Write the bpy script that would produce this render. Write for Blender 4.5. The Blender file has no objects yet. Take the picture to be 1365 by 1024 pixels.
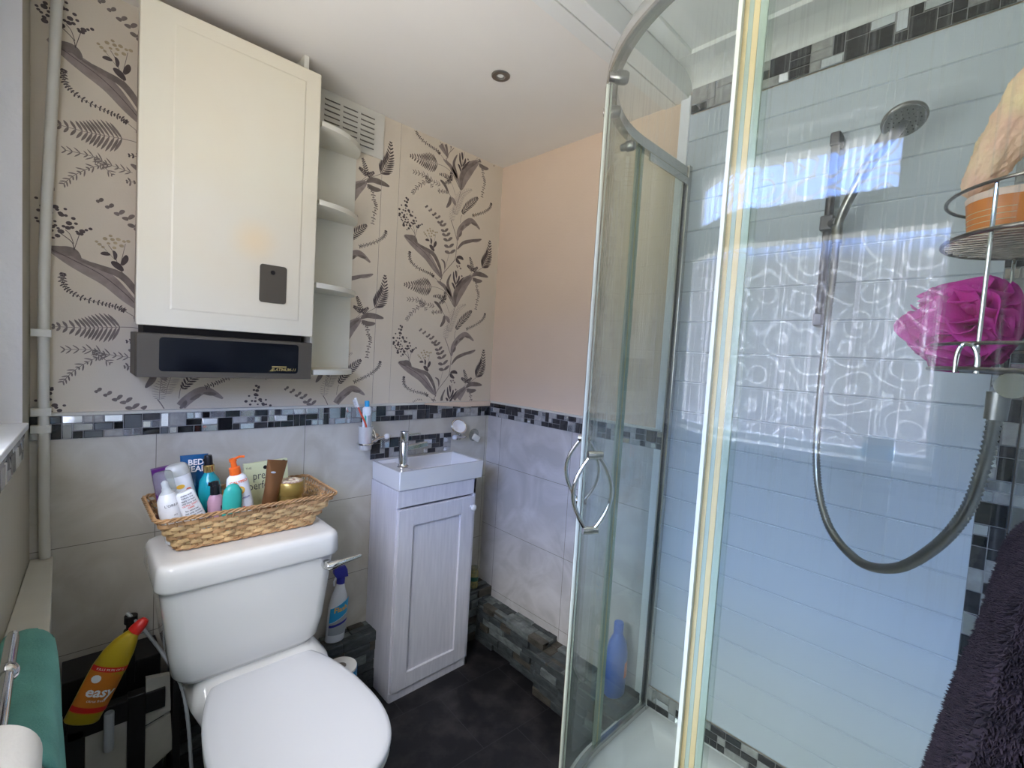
import bpy, bmesh, math, random
from mathutils import Vector, Matrix, Euler
PI = math.pi
C = bpy.context.scene.collection
R = random.Random(7)

# ------------------------------------------------------------------ materials
def _nodes(name):
    m = bpy.data.materials.new(name); m.use_nodes = True
    nt = m.node_tree; return m, nt, nt.nodes, nt.links

def mat(name, col, rough=.5, metal=0., var=0., vscale=8., vcol=None, bump=0., bscale=60., stretch=(1, 1, 1), trans=0., ior=1.45, coat=0., alpha=1., sss=0., spec=.5):
    m, nt, N, L = _nodes(name); b = N['Principled BSDF']
    b.inputs['Base Color'].default_value = (*col, 1); b.inputs['Roughness'].default_value = rough
    b.inputs['Metallic'].default_value = metal; b.inputs['Transmission Weight'].default_value = trans
    b.inputs['IOR'].default_value = ior; b.inputs['Coat Weight'].default_value = coat; b.inputs['Alpha'].default_value = alpha
    b.inputs['Specular IOR Level'].default_value = spec
    tc = N.new('ShaderNodeTexCoord'); mp = N.new('ShaderNodeMapping'); mp.inputs['Scale'].default_value = stretch
    L.new(tc.outputs['Object'], mp.inputs['Vector'])
    if var > 0:
        n = N.new('ShaderNodeTexNoise'); n.inputs['Scale'].default_value = vscale; n.inputs['Detail'].default_value = 5
        L.new(mp.outputs[0], n.inputs['Vector'])
        r = N.new('ShaderNodeValToRGB'); r.color_ramp.elements[0].position = .3; r.color_ramp.elements[1].position = .7
        c2 = vcol or tuple(c * (1 - var) for c in col)
        r.color_ramp.elements[0].color = (*c2, 1); r.color_ramp.elements[1].color = (*col, 1)
        L.new(n.outputs['Fac'], r.inputs['Fac']); L.new(r.outputs['Color'], b.inputs['Base Color'])
    if bump > 0:
        n = N.new('ShaderNodeTexNoise'); n.inputs['Scale'].default_value = bscale; n.inputs['Detail'].default_value = 3
        L.new(mp.outputs[0], n.inputs['Vector'])
        bp = N.new('ShaderNodeBump'); bp.inputs['Strength'].default_value = bump; bp.inputs['Distance'].default_value = .002
        L.new(n.outputs['Fac'], bp.inputs['Height']); L.new(bp.outputs['Normal'], b.inputs['Normal'])
    return m

def marble_tile(name, axis, u0, z0, base, light):
    """large marble-effect wall tile with thin joints; axis = 'X' or 'Y' runs along the wall"""
    m, nt, N, L = _nodes(name); b = N['Principled BSDF']; b.inputs['Roughness'].default_value = .16
    tc = N.new('ShaderNodeTexCoord'); sep = N.new('ShaderNodeSeparateXYZ'); L.new(tc.outputs['Object'], sep.inputs[0])
    cmb = N.new('ShaderNodeCombineXYZ')
    au = N.new('ShaderNodeMath'); au.operation = 'ADD'; au.inputs[1].default_value = u0; L.new(sep.outputs[axis], au.inputs[0])
    az = N.new('ShaderNodeMath'); az.operation = 'ADD'; az.inputs[1].default_value = z0; L.new(sep.outputs['Z'], az.inputs[0])
    L.new(au.outputs[0], cmb.inputs[0]); L.new(az.outputs[0], cmb.inputs[1])
    br = N.new('ShaderNodeTexBrick'); br.offset = 0; br.inputs['Scale'].default_value = 1; br.inputs['Brick Width'].default_value = .43
    br.inputs['Row Height'].default_value = .305; br.inputs['Mortar Size'].default_value = .0011; br.inputs['Mortar Smooth'].default_value = .2
    L.new(cmb.outputs[0], br.inputs['Vector'])
    n = N.new('ShaderNodeTexNoise'); n.inputs['Scale'].default_value = 5.5; n.inputs['Detail'].default_value = 7; n.inputs['Distortion'].default_value = 1.6
    L.new(tc.outputs['Object'], n.inputs['Vector'])
    r = N.new('ShaderNodeValToRGB'); r.color_ramp.elements[0].position = .38; r.color_ramp.elements[1].position = .72
    r.color_ramp.elements[0].color = (*base, 1); r.color_ramp.elements[1].color = (*light, 1); L.new(n.outputs['Fac'], r.inputs['Fac'])
    mx = N.new('ShaderNodeMixRGB'); L.new(br.outputs['Fac'], mx.inputs[0]); L.new(r.outputs['Color'], mx.inputs[1]); mx.inputs[2].default_value = (.22, .2, .17, 1)
    L.new(mx.outputs[0], b.inputs['Base Color']); return m

def floor_mat():
    m, nt, N, L = _nodes('slate_floor'); b = N['Principled BSDF']; b.inputs['Roughness'].default_value = .42
    tc = N.new('ShaderNodeTexCoord'); mp = N.new('ShaderNodeMapping'); mp.inputs['Rotation'].default_value = (0, 0, .06); mp.inputs['Location'].default_value = (.07, .02, 0)
    L.new(tc.outputs['Object'], mp.inputs[0])
    br = N.new('ShaderNodeTexBrick'); br.offset = .5; br.inputs['Scale'].default_value = 1; br.inputs['Brick Width'].default_value = .3; br.inputs['Row Height'].default_value = .3
    br.inputs['Mortar Size'].default_value = .0015; L.new(mp.outputs[0], br.inputs['Vector'])
    n = N.new('ShaderNodeTexNoise'); n.inputs['Scale'].default_value = 9; n.inputs['Detail'].default_value = 9; n.inputs['Roughness'].default_value = .65; L.new(tc.outputs['Object'], n.inputs['Vector'])
    r = N.new('ShaderNodeValToRGB'); r.color_ramp.elements[0].position = .46; r.color_ramp.elements[1].position = .78
    r.color_ramp.elements[0].color = (.006, .0055, .007, 1); r.color_ramp.elements[1].color = (.05, .043, .042, 1); L.new(n.outputs['Fac'], r.inputs['Fac'])
    mx = N.new('ShaderNodeMixRGB'); L.new(br.outputs['Fac'], mx.inputs[0]); L.new(r.outputs['Color'], mx.inputs[1]); mx.inputs[2].default_value = (.035, .033, .036, 1)
    L.new(mx.outputs[0], b.inputs['Base Color']); return m

def sheet_glass(name, tint, streaks=0., rough=.0, haze=0.):
    """clear sheet glass: see-through with angle-dependent reflection; optional streaks that brighten the reflection / haze"""
    m, nt, N, L = _nodes(name); N.remove(N['Principled BSDF']); out = N['Material Output']
    g = N.new('ShaderNodeNewGeometry'); d = N.new('ShaderNodeVectorMath'); d.operation = 'DOT_PRODUCT'
    L.new(g.outputs['Incoming'], d.inputs[0]); L.new(g.outputs['Normal'], d.inputs[1])
    a = N.new('ShaderNodeMath'); a.operation = 'ABSOLUTE'; L.new(d.outputs['Value'], a.inputs[0])
    s = N.new('ShaderNodeMath'); s.operation = 'SUBTRACT'; s.inputs[0].default_value = 1; L.new(a.outputs[0], s.inputs[1])
    p = N.new('ShaderNodeMath'); p.operation = 'POWER'; p.inputs[1].default_value = 5; L.new(s.outputs[0], p.inputs[0])
    ma = N.new('ShaderNodeMath'); ma.operation = 'MULTIPLY_ADD'; ma.inputs[1].default_value = .93; ma.inputs[2].default_value = .042; L.new(p.outputs[0], ma.inputs[0])
    t = N.new('ShaderNodeBsdfTransparent'); t.inputs[0].default_value = (*tint, 1)
    gl = N.new('ShaderNodeBsdfGlossy'); gl.inputs['Roughness'].default_value = rough
    mx = N.new('ShaderNodeMixShader'); L.new(ma.outputs[0], mx.inputs[0]); L.new(t.outputs[0], mx.inputs[1]); L.new(gl.outputs[0], mx.inputs[2])
    res = mx
    if streaks > 0 or haze > 0:
        tc = N.new('ShaderNodeTexCoord'); mp = N.new('ShaderNodeMapping'); mp.inputs['Scale'].default_value = (1, 1, .012); L.new(tc.outputs['Object'], mp.inputs[0])
        n = N.new('ShaderNodeTexNoise'); n.inputs['Scale'].default_value = 230; n.inputs['Detail'].default_value = 2; L.new(mp.outputs[0], n.inputs['Vector'])
        r = N.new('ShaderNodeValToRGB'); r.color_ramp.elements[0].position = .57; r.color_ramp.elements[1].position = .66; L.new(n.outputs['Fac'], r.inputs['Fac'])
        sp = N.new('ShaderNodeSeparateXYZ'); L.new(tc.outputs['Object'], sp.inputs[0])
        zm = N.new('ShaderNodeMath'); zm.operation = 'MULTIPLY'; zm.inputs[1].default_value = .5; L.new(sp.outputs['Z'], zm.inputs[0])
        zr = N.new('ShaderNodeValToRGB'); L.new(zm.outputs[0], zr.inputs['Fac']); ce = zr.color_ramp   # streaks kept to the mirrored window's height, imitating its broken reflection
        ce.elements[0].position = .44; ce.elements[0].color = (0, 0, 0, 1); ce.elements[1].position = .90; ce.elements[1].color = (0, 0, 0, 1)
        for q_ in (.55, .84): x_ = ce.elements.new(q_); x_.color = (1, 1, 1, 1)
        mu = N.new('ShaderNodeMath'); mu.operation = 'MULTIPLY'; L.new(r.outputs['Color'], mu.inputs[0]); L.new(zr.outputs['Color'], mu.inputs[1])
        m2 = N.new('ShaderNodeMath'); m2.operation = 'MULTIPLY_ADD'; m2.inputs[1].default_value = streaks; m2.inputs[2].default_value = haze; L.new(mu.outputs[0], m2.inputs[0])
        df = N.new('ShaderNodeBsdfDiffuse'); df.inputs[0].default_value = (.8, .85, .85, 1)
        tr = N.new('ShaderNodeBsdfTranslucent'); tr.inputs[0].default_value = (.8, .85, .85, 1)
        hm = N.new('ShaderNodeMixShader'); L.new(df.outputs[0], hm.inputs[1]); L.new(tr.outputs[0], hm.inputs[2])
        res = N.new('ShaderNodeMixShader'); L.new(m2.outputs[0], res.inputs[0]); L.new(mx.outputs[0], res.inputs[1]); L.new(hm.outputs[0], res.inputs[2])
        k1 = N.new('ShaderNodeMath'); k1.operation = 'MULTIPLY_ADD'; k1.inputs[1].default_value = 1.5; k1.inputs[2].default_value = .75; L.new(mu.outputs[0], k1.inputs[0])
        k2 = N.new('ShaderNodeMath'); k2.operation = 'MULTIPLY'; k2.use_clamp = True; L.new(k1.outputs[0], k2.inputs[0]); L.new(ma.outputs[0], k2.inputs[1]); L.new(k2.outputs[0], mx.inputs[0])
    L.new(res.outputs[0], out.inputs['Surface']); return m

def obscure_glass(name, swirl):
    """scroll-patterned obscured window glass"""
    m, nt, N, L = _nodes(name); N.remove(N['Principled BSDF']); out = N['Material Output']
    tc = N.new('ShaderNodeTexCoord')
    n = N.new('ShaderNodeTexNoise'); n.inputs['Scale'].default_value = 9; n.inputs['Detail'].default_value = 0; L.new(tc.outputs['Object'], n.inputs['Vector'])
    v = N.new('ShaderNodeTexVoronoi'); v.inputs['Scale'].default_value = 9; L.new(tc.outputs['Object'], v.inputs['Vector'])
    mu = N.new('ShaderNodeMath'); mu.operation = 'MULTIPLY_ADD'; mu.inputs[1].default_value = 24; L.new(v.outputs['Distance'], mu.inputs[0])
    n3 = N.new('ShaderNodeMath'); n3.operation = 'MULTIPLY'; n3.inputs[1].default_value = 16; L.new(n.outputs['Fac'], n3.inputs[0]); L.new(n3.outputs[0], mu.inputs[2])
    sn = N.new('ShaderNodeMath'); sn.operation = 'SINE'; L.new(mu.outputs[0], sn.inputs[0])
    r = N.new('ShaderNodeValToRGB'); r.color_ramp.elements[0].position = .70; r.color_ramp.elements[1].position = .95; L.new(sn.outputs[0], r.inputs['Fac'])
    t = N.new('ShaderNodeBsdfTransparent'); t.inputs[0].default_value = (.9, .92, .95, 1)
    tl = N.new('ShaderNodeBsdfTranslucent'); tl.inputs[0].default_value = (.92, .94, 1, 1)
    fa = N.new('ShaderNodeMath'); fa.operation = 'MULTIPLY_ADD'; fa.inputs[1].default_value = swirl; fa.inputs[2].default_value = .02; L.new(r.outputs['Color'], fa.inputs[0])
    a = N.new('ShaderNodeMixShader'); L.new(fa.outputs[0], a.inputs[0]); L.new(t.outputs[0], a.inputs[1]); L.new(tl.outputs[0], a.inputs[2])
    gl = N.new('ShaderNodeBsdfGlossy'); gl.inputs['Roughness'].default_value = .12
    b = N.new('ShaderNodeMixShader'); b.inputs[0].default_value = .05; L.new(a.outputs[0], b.inputs[1]); L.new(gl.outputs[0], b.inputs[2])
    L.new(b.outputs[0], out.inputs['Surface']); return m

M = {}
M['ceil'] = mat('ceiling_paint', (.79, .76, .70), .7, var=.05, vscale=3, bump=.15, bscale=14)
M['coving'] = mat('white_ceiling_board', (.76, .77, .73), .35, var=.06, vscale=5)
M['beige'] = mat('beige_wall_paint', (.71, .56, .42), .75, var=.07, vscale=2.5, bump=.25, bscale=120)
M['leftpaint'] = mat('cream_wall_paint', (.50, .47, .38), .7, var=.12, vscale=3)
M['reveal'] = mat('white_reveal_paint', (.66, .64, .62), .6, var=.04, vscale=12, bump=.4, bscale=60)
M['paper'] = mat('wallpaper_ground', (.68, .60, .475), .8, var=.06, vscale=2.2, bump=.2, bscale=200)
M['ink0'] = mat('print_charcoal', (.115, .09, .085), .8, var=.35, vscale=60)
M['ink1'] = mat('print_grey_brown', (.24, .195, .17), .8, var=.35, vscale=45)
M['ink2'] = mat('print_taupe', (.345, .285, .25), .8, var=.3, vscale=35)
M['ink3'] = mat('print_ochre', (.50, .40, .25), .8, var=.3, vscale=60)
M['tileB'] = marble_tile('marble_tile_back', 'X', .23, .155 - .305 * 0, (.50, .46, .385), (.62, .59, .52))
M['tileR'] = marble_tile('marble_tile_right', 'Y', .1, .085, (.46, .43, .40), (.60, .57, .545))
M['tileW'] = mat('white_gloss_tile', (.72, .75, .73), .08, var=.06, vscale=3)
M['floor'] = floor_mat()
M['clad'] = mat('white_cladding', (.58, .625, .675), .16, var=.03, vscale=2)
M['upvc'] = mat('white_upvc', (.82, .83, .84), .3)
M['grout'] = mat('mosaic_grout', (.30, .29, .285), .8)
M['mz1'] = mat('mosaic_dark_stone', (.055, .052, .054), .25, var=.5, vscale=60)
M['mz2'] = mat('mosaic_dark_mirror', (.10, .105, .11), .07, metal=.85, var=.3, vscale=30)
M['mz3'] = mat('mosaic_light_stone', (.42, .41, .39), .25, var=.3, vscale=50)
M['mz4'] = mat('mosaic_silver', (.80, .82, .84), .07, metal=.8, var=.12, vscale=40)
M['slate'] = mat('split_slate', (.075, .085, .085), .5, var=.6, vscale=22, bump=1., bscale=90, stretch=(1, 1, 2.5))
M['slate2'] = mat('split_slate_pale', (.20, .22, .21), .45, var=.6, vscale=26, bump=1., bscale=90, stretch=(1, 1, 2.5))
M['slate3'] = mat('split_slate_brown', (.10, .088, .068), .5, var=.6, vscale=22, bump=1., bscale=90, stretch=(1, 1, 2.5))
M['cream'] = mat('cream_cabinet_paint', (.73, .69, .555), .38, var=.04, vscale=4, vcol=(.73, .66, .51))
nt = M['cream'].node_tree; N_ = nt.nodes; L_ = nt.links; tc_ = N_.new('ShaderNodeTexCoord')      # faint scorch stain on the door
ds = N_.new('ShaderNodeVectorMath'); ds.operation = 'DISTANCE'; ds.inputs[1].default_value = (.045, -.18, -.135); L_.new(tc_.outputs['Object'], ds.inputs[0])
rp = N_.new('ShaderNodeValToRGB'); rp.color_ramp.interpolation = 'EASE'; rp.color_ramp.elements[0].position = .0; rp.color_ramp.elements[0].color = (.55, .55, .55, 1); rp.color_ramp.elements[1].position = .085; rp.color_ramp.elements[1].color = (0, 0, 0, 1); L_.new(ds.outputs['Value'], rp.inputs[0])
mx_ = N_.new('ShaderNodeMixRGB'); L_.new(rp.outputs[0], mx_.inputs[0]); bs = N_['Principled BSDF'].inputs['Base Color']; L_.new(bs.links[0].from_socket, mx_.inputs[1]); mx_.inputs[2].default_value = (.84, .62, .33, 1); L_.new(mx_.outputs[0], bs)
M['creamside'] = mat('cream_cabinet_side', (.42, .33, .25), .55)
M['shelf'] = mat('cream_shelf_paint', (.71, .69, .59), .5, var=.06, vscale=8)
M['brown'] = mat('brown_enamel', (.085, .071, .052), .5)
M['black'] = mat('black_gap', (.008, .006, .006), .6)
M['darkglass'] = mat('heater_dark_glass', (.004, .005, .008), .12, spec=.3)
M['gold'] = mat('gold_print', (.65, .48, .18), .35, metal=.6)
M['ceramic'] = mat('white_ceramic', (.73, .72, .71), .09, coat=.4)
M['plastic'] = mat('white_plastic', (.75, .755, .79), .22)
M['chrome'] = mat('chrome', (.72, .72, .71), .09, metal=1)
M['satin'] = mat('brushed_steel', (.33, .32, .30), .3, metal=1)
M['dsteel'] = mat('dark_steel', (.16, .15, .155), .35, metal=.8)
M['alu'] = mat('aluminium_frame', (.60, .59, .56), .2, metal=.85)
M['wood'] = mat('whitewashed_wood', (.70, .68, .72), .42, var=.16, vscale=7, vcol=(.60, .585, .63), stretch=(14, 14, 1), bump=.3, bscale=18)
M['gloss'] = mat('white_gloss_paint', (.66, .64, .56), .35, var=.08, vscale=12)
M['wick1'] = mat('pale_wicker', (.78, .52, .25), .45, var=.45, vscale=30, bump=.4, bscale=90)
M['wick2'] = mat('tan_wicker', (.58, .33, .15), .5, var=.45, vscale=30, bump=.4, bscale=90)
M['glass'] = sheet_glass('shower_glass', (.955, .985, .965), streaks=.06, haze=.006)
M['glassback'] = sheet_glass('shower_glass_hazy', (.90, .945, .92), streaks=.0, haze=.05, rough=.02)
M['clear'] = sheet_glass('clear_plastic', (.93, .94, .93), haze=.2, rough=.1)
M['frost'] = mat('frosted_glass', (.84, .83, .79), .4, alpha=.42)
M['obsc'] = obscure_glass('obscured_fanlight_glass', .75)
M['obsc2'] = obscure_glass('obscured_window_glass', .28)
M['seal1'] = mat('pale_plastic_seal', (.72, .76, .66), .35, alpha=.9)
M['seal2'] = mat('yellowed_plastic_seal', (.62, .50, .27), .45)
M['sealg'] = mat('green_glass_edge', (.50, .58, .48), .25, alpha=.65)
M['rust'] = mat('brown_glass_edge', (.15, .09, .035), .5)
M['slotshade'] = mat('vent_slot_shade', (.20, .18, .15), .6, var=.6, vscale=60)
M['white'] = mat('white_bottle', (.83, .83, .84), .25)
M['txt'] = mat('dark_print', (.05, .05, .06), .5)
M['txtr'] = mat('red_print', (.72, .10, .05), .5)
M['txtw'] = mat('white_print', (.85, .85, .85), .5)
M['txtb'] = mat('navy_print', (.03, .03, .30), .5)
M['cyan'] = mat('cyan_print', (.03, .38, .70), .4)
M['orange'] = mat('orange_plastic', (.88, .15, .02), .3)
M['purple'] = mat('purple_box', (.13, .02, .18), .35)
M['blue'] = mat('blue_foil', (.01, .10, .26), .25, var=.3, vscale=20)
M['teal'] = mat('teal_liquid_bottle', (.005, .28, .33), .12, coat=.6)
M['tealg'] = mat('jade_plastic', (.04, .40, .33), .3)
M['pink'] = mat('dusky_pink_bottle', (.48, .27, .33), .3)
M['blk'] = mat('black_plastic', (.012, .012, .014), .25)
M['goldm'] = mat('gold_metal', (.62, .43, .16), .22, metal=.9)
M['gold2'] = mat('gold_lacquer', (.46, .30, .075), .28, metal=.6, var=.2, vscale=30)
M['bronze'] = mat('bronze_tube', (.26, .115, .045), .28, metal=.65)
M['lime'] = mat('pale_lime_card', (.66, .68, .42), .5)
M['floral'] = mat('floral_lid', (.72, .62, .52), .4, var=.5, vscale=170, vcol=(.35, .16, .10))
M['sun'] = mat('sun_yellow', (.90, .50, .06), .4)
M['teal_towel'] = mat('teal_cloth', (.15, .43, .37), .8, var=.22, vscale=16, bump=.6, bscale=260)
M['paperroll'] = mat('tissue_paper', (.80, .77, .72), .9, bump=.4, bscale=160)
M['card'] = mat('cardboard_core', (.38, .33, .27), .8)
M['yellow'] = mat('yellow_bottle', (.44, .31, .012), .3)
M['lorange'] = mat('orange_label', (.66, .20, .02), .4, var=.15, vscale=20)
M['red'] = mat('red_plastic', (.62, .02, .015), .3)
M['pack'] = mat('bright_blue_wrapper', (.02, .30, .62), .25)
M['grey'] = mat('grey_plastic', (.38, .40, .42), .4)
M['darkpipe'] = mat('black_painted_wood', (.012, .011, .011), .45, var=.5, vscale=20)
M['dirty'] = mat('old_white_tile', (.46, .44, .38), .4, var=.25, vscale=10)
M['blueb'] = mat('blue_bottle_plastic', (.01, .10, .50), .3)
M['magenta'] = mat('magenta_mesh', (.62, .025, .30), .55, bump=.6, bscale=400)
M['loofah'] = mat('exfoliating_sponge', (.86, .66, .40), .95, var=.5, vscale=26, vcol=(.85, .50, .38), bump=1., bscale=160)
M['wire'] = mat('tarnished_wire', (.32, .28, .25), .28, metal=1, var=.5, vscale=50)
M['scrub'] = mat('orange_body_scrub', (.78, .25, .05), .35, var=.12, vscale=30)
M['plum'] = mat('dark_plum_pile', (.034, .021, .026), .95, var=.5, vscale=60, vcol=(.010, .006, .007))
M['toothp'] = mat('toothpaste_white', (.75, .80, .82), .3)
M['soap'] = mat('cream_soap', (.82, .80, .70), .45)
M['jade2'] = mat('dark_green_label', (.02, .10, .06), .4)

# ------------------------------------------------------------------ mesh building
class MB:
    def __init__(s): s.v = []; s.f = []; s.m = []
    def add(s, vs, fs, mi=0):
        b = len(s.v); s.v += [tuple(v) for v in vs]; s.f += [tuple(i + b for i in f) for f in fs]; s.m += [mi] * len(fs); return s
    def box(s, x0, x1, y0, y1, z0, z1, mi=0, T=None):
        vs = [Vector((x, y, z)) for z in (z0, z1) for y in (y0, y1) for x in (x0, x1)]
        if T: vs = [T @ v for v in vs]
        return s.add(vs, [(0, 2, 3, 1), (4, 5, 7, 6), (0, 1, 5, 4), (2, 6, 7, 3), (0, 4, 6, 2), (1, 3, 7, 5)], mi)
    def tube(s, pts, r, n=10, mi=0, closed=False, T=None):
        P = [Vector(p) for p in pts]; k = len(P); rr = r if isinstance(r, (list, tuple)) else [r] * k
        vs = []; prev = None
        for i in range(k):
            a = P[(i - 1) % k] if (closed or i) else P[i]; b = P[(i + 1) % k] if (closed or i < k - 1) else P[i]
            t = (b - a).normalized()
            if prev is None:
                u = t.orthogonal().normalized()
            else:
                u = (prev - t * prev.dot(t)); u = u.normalized() if u.length > 1e-6 else t.orthogonal().normalized()
            prev = u; w = t.cross(u)
            for j in range(n):
                an = 2 * PI * j / n; q = P[i] + (u * math.cos(an) + w * math.sin(an)) * rr[i]; vs.append(T @ q if T else q)
        fs = []
        for i in range(k if closed else k - 1):
            for j in range(n):
                a = i * n + j; b = i * n + (j + 1) % n; c = ((i + 1) % k) * n + (j + 1) % n; d = ((i + 1) % k) * n + j
                fs.append((a, b, c, d))
        if not closed: fs += [tuple(range(n))[::-1], tuple((k - 1) * n + j for j in range(n))]
        return s.add(vs, fs, mi)
    def loft(s, rings, mi=0, cap0=True, cap1=True, T=None):
        n = len(rings[0]); vs = [Vector(p) for r in rings for p in r]
        if T: vs = [T @ v for v in vs]
        fs = [(i * n + j, i * n + (j + 1) % n, (i + 1) * n + (j + 1) % n, (i + 1) * n + j) for i in range(len(rings) - 1) for j in range(n)]
        if cap0: fs.append(tuple(range(n))[::-1])
        if cap1: fs.append(tuple((len(rings) - 1) * n + j for j in range(n)))
        return s.add(vs, fs, mi)
    def lathe(s, prof, n=24, mi=0, T=None, sx=1., sy=1., cx=0, cy=0, caps=True):
        rings = [[(cx + r * sx * math.cos(2 * PI * j / n), cy + r * sy * math.sin(2 * PI * j / n), z) for j in range(n)] for r, z in prof]
        return s.loft(rings, mi, caps, caps, T)
    def grid(s, P, mi=0, closed_u=False):
        nu = len(P); nv = len(P[0]); vs = [p for row in P for p in row]
        fs = [(i * nv + j, ((i + 1) % nu) * nv + j, ((i + 1) % nu) * nv + j + 1, i * nv + j + 1) for i in range(nu if closed_u else nu - 1) for j in range(nv - 1)]
        return s.add(vs, fs, mi)
    def build(s, name, mats, parent=None, world=True, smooth=35, bevel=0., seg=2, solid=0., recalc=True):
        me = bpy.data.meshes.new(name)
        off = Vector((0, 0, 0))
        if parent is not None and world:
            p = parent
            while p: off += p.location; p = p.parent
        me.from_pydata([tuple(Vector(v) - off) for v in s.v], [], s.f)
        if not isinstance(mats, (list, tuple)): mats = [mats]
        for mm in mats: me.materials.append(mm if not isinstance(mm, str) else M[mm])
        for p, mi in zip(me.polygons, s.m): p.material_index = mi
        if recalc:
            bm = bmesh.new(); bm.from_mesh(me); bmesh.ops.recalc_face_normals(bm, faces=bm.faces); bm.to_mesh(me); bm.free()
        if smooth:
            me.shade_smooth(); me.set_sharp_from_angle(angle=math.radians(smooth))
        me.update()
        o = bpy.data.objects.new(name, me); C.objects.link(o)
        if parent is not None: o.parent = parent
        if bevel:
            b = o.modifiers.new('bevel', 'BEVEL'); b.width = bevel; b.segments = seg; b.limit_method = 'ANGLE'; b.angle_limit = math.radians(40)
            if smooth: b.harden_normals = True
        if solid:
            q = o.modifiers.new('solid', 'SOLIDIFY'); q.thickness = solid; q.offset = 0
        return o

def thing(name, label, cat, loc=(0, 0, 0), rot=(0, 0, 0), group=None):
    o = bpy.data.objects.new(name, None); o.empty_display_size = .03; C.objects.link(o); o.location = loc; o.rotation_euler = rot
    o['label'] = label; o['category'] = cat
    if group: o['group'] = group
    return o
def tag(o, label, cat, group=None):
    o['label'] = label; o['category'] = cat
    if group: o['group'] = group
    return o
def struct(o, label=None):
    o['kind'] = 'structure'
    if label: o['label'] = label
    return o
def rr(cx, cy, hx, hy, r, z, n=6):
    out = []
    for qx, qy, a0 in ((1, 1, 0), (-1, 1, PI / 2), (-1, -1, PI), (1, -1, 1.5 * PI)):
        for k in range(n + 1):
            a = a0 + (PI / 2) * k / n; out.append((cx + qx * (hx - r) + r * math.cos(a), cy + qy * (hy - r) + r * math.sin(a), z))
    return out
def smooth_pts(P, n=6, closed=False):
    P = [Vector(p) for p in P]; k = len(P); out = []
    for i in range(k if closed else k - 1):
        p0 = P[(i - 1) % k] if (closed or i) else P[0]; p1 = P[i]; p2 = P[(i + 1) % k]; p3 = P[(i + 2) % k] if (closed or i + 2 < k) else P[-1]
        for j in range(n):
            t = j / n; out.append(.5 * ((2 * p1) + (p2 - p0) * t + (2 * p0 - 5 * p1 + 4 * p2 - p3) * t * t + (-p0 + 3 * p1 - 3 * p2 + p3) * t ** 3))
    if not closed: out.append(P[-1])
    return out
def lettering(text, size, m, parent, at, wrap=None, rotz=0, tilt=0, name='lettering', bold=0., shear=0, sx=1., face='-Y'):
    """mesh letters facing local -Y at local position `at`; wrap=(rx,ry) bends them round an oval bottle"""
    cu = bpy.data.curves.new('txt', 'FONT'); cu.body = text; cu.size = size; cu.align_x = 'CENTER'; cu.align_y = 'CENTER'; cu.offset = bold; cu.shear = shear; cu.space_line = .85
    cu.resolution_u = 2
    t = bpy.data.objects.new('txt', cu); C.objects.link(t); bpy.context.view_layer.update()
    dg = bpy.context.evaluated_depsgraph_get(); me = bpy.data.meshes.new_from_object(t.evaluated_get(dg))
    bpy.data.objects.remove(t)
    ca, sa = math.cos(tilt), math.sin(tilt)
    for v in me.vertices:
        x, z = v.co.x * sx, v.co.y; x, z = x * ca - z * sa, x * sa + z * ca
        if wrap:
            rx, ry = wrap; X = at[0] + x; q = max(-.999, min(.999, X / rx)); v.co = (X, -ry * math.sqrt(1 - q * q) - .0006, at[2] + z)
        else: v.co = (at[0] + x, at[1], at[2] + z)
    me.materials.clear(); me.materials.append(M[m]); me.name = name
    o = bpy.data.objects.new(name, me); C.objects.link(o); o.parent = parent
    if rotz: o.rotation_euler.z = rotz
    return o
def patch(pts, m, parent, wrap, name='label_print'):
    """thin coloured print on an oval bottle, outline in local x,z"""
    rx, ry = wrap; b = MB(); x0 = min(p[0] for p in pts); x1 = max(p[0] for p in pts); z0 = min(p[1] for p in pts); z1 = max(p[1] for p in pts)
    n = 12; rows = []
    for i in range(n + 1):
        x = x0 + (x1 - x0) * i / n; q = max(-.999, min(.999, x / rx)); y = -ry * math.sqrt(1 - q * q) - .0003
        zs = [z for z in hits(pts, x)]; lo, hi = (zs[0], zs[-1]) if len(zs) > 1 else (z0, z0)
        rows.append([(x, y, lo), (x, y, (lo + hi) / 2), (x, y, hi)])
    b.grid(rows); return b.build(name, m, parent, world=False, recalc=False)
def hits(pts, x):
    out = []; n = len(pts)
    for i in range(n):
        (a, b), (c, d) = pts[i], pts[(i + 1) % n]
        if abs(a - c) < 1e-9:
            if abs(a - x) < 1e-6: out += [b, d]
        elif min(a, c) - 1e-6 <= x <= max(a, c) + 1e-6: out.append(b + (d - b) * (x - a) / (c - a))
    return sorted(out)
# ------------------------------------------------------------------ the room
XR, YB, YN, ZC = 1.52, 1.73, -.04, 2.25
def xw(y): return -.062 - (YB - y) * .05          # the left wall is slightly out of square
TT = .015                                          # tile thickness on the lower walls
b = MB(); b.box(-.35, 1.6, -.1, 1.8, -.05, 0); struct(b.build('floor', 'floor', smooth=0))

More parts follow.
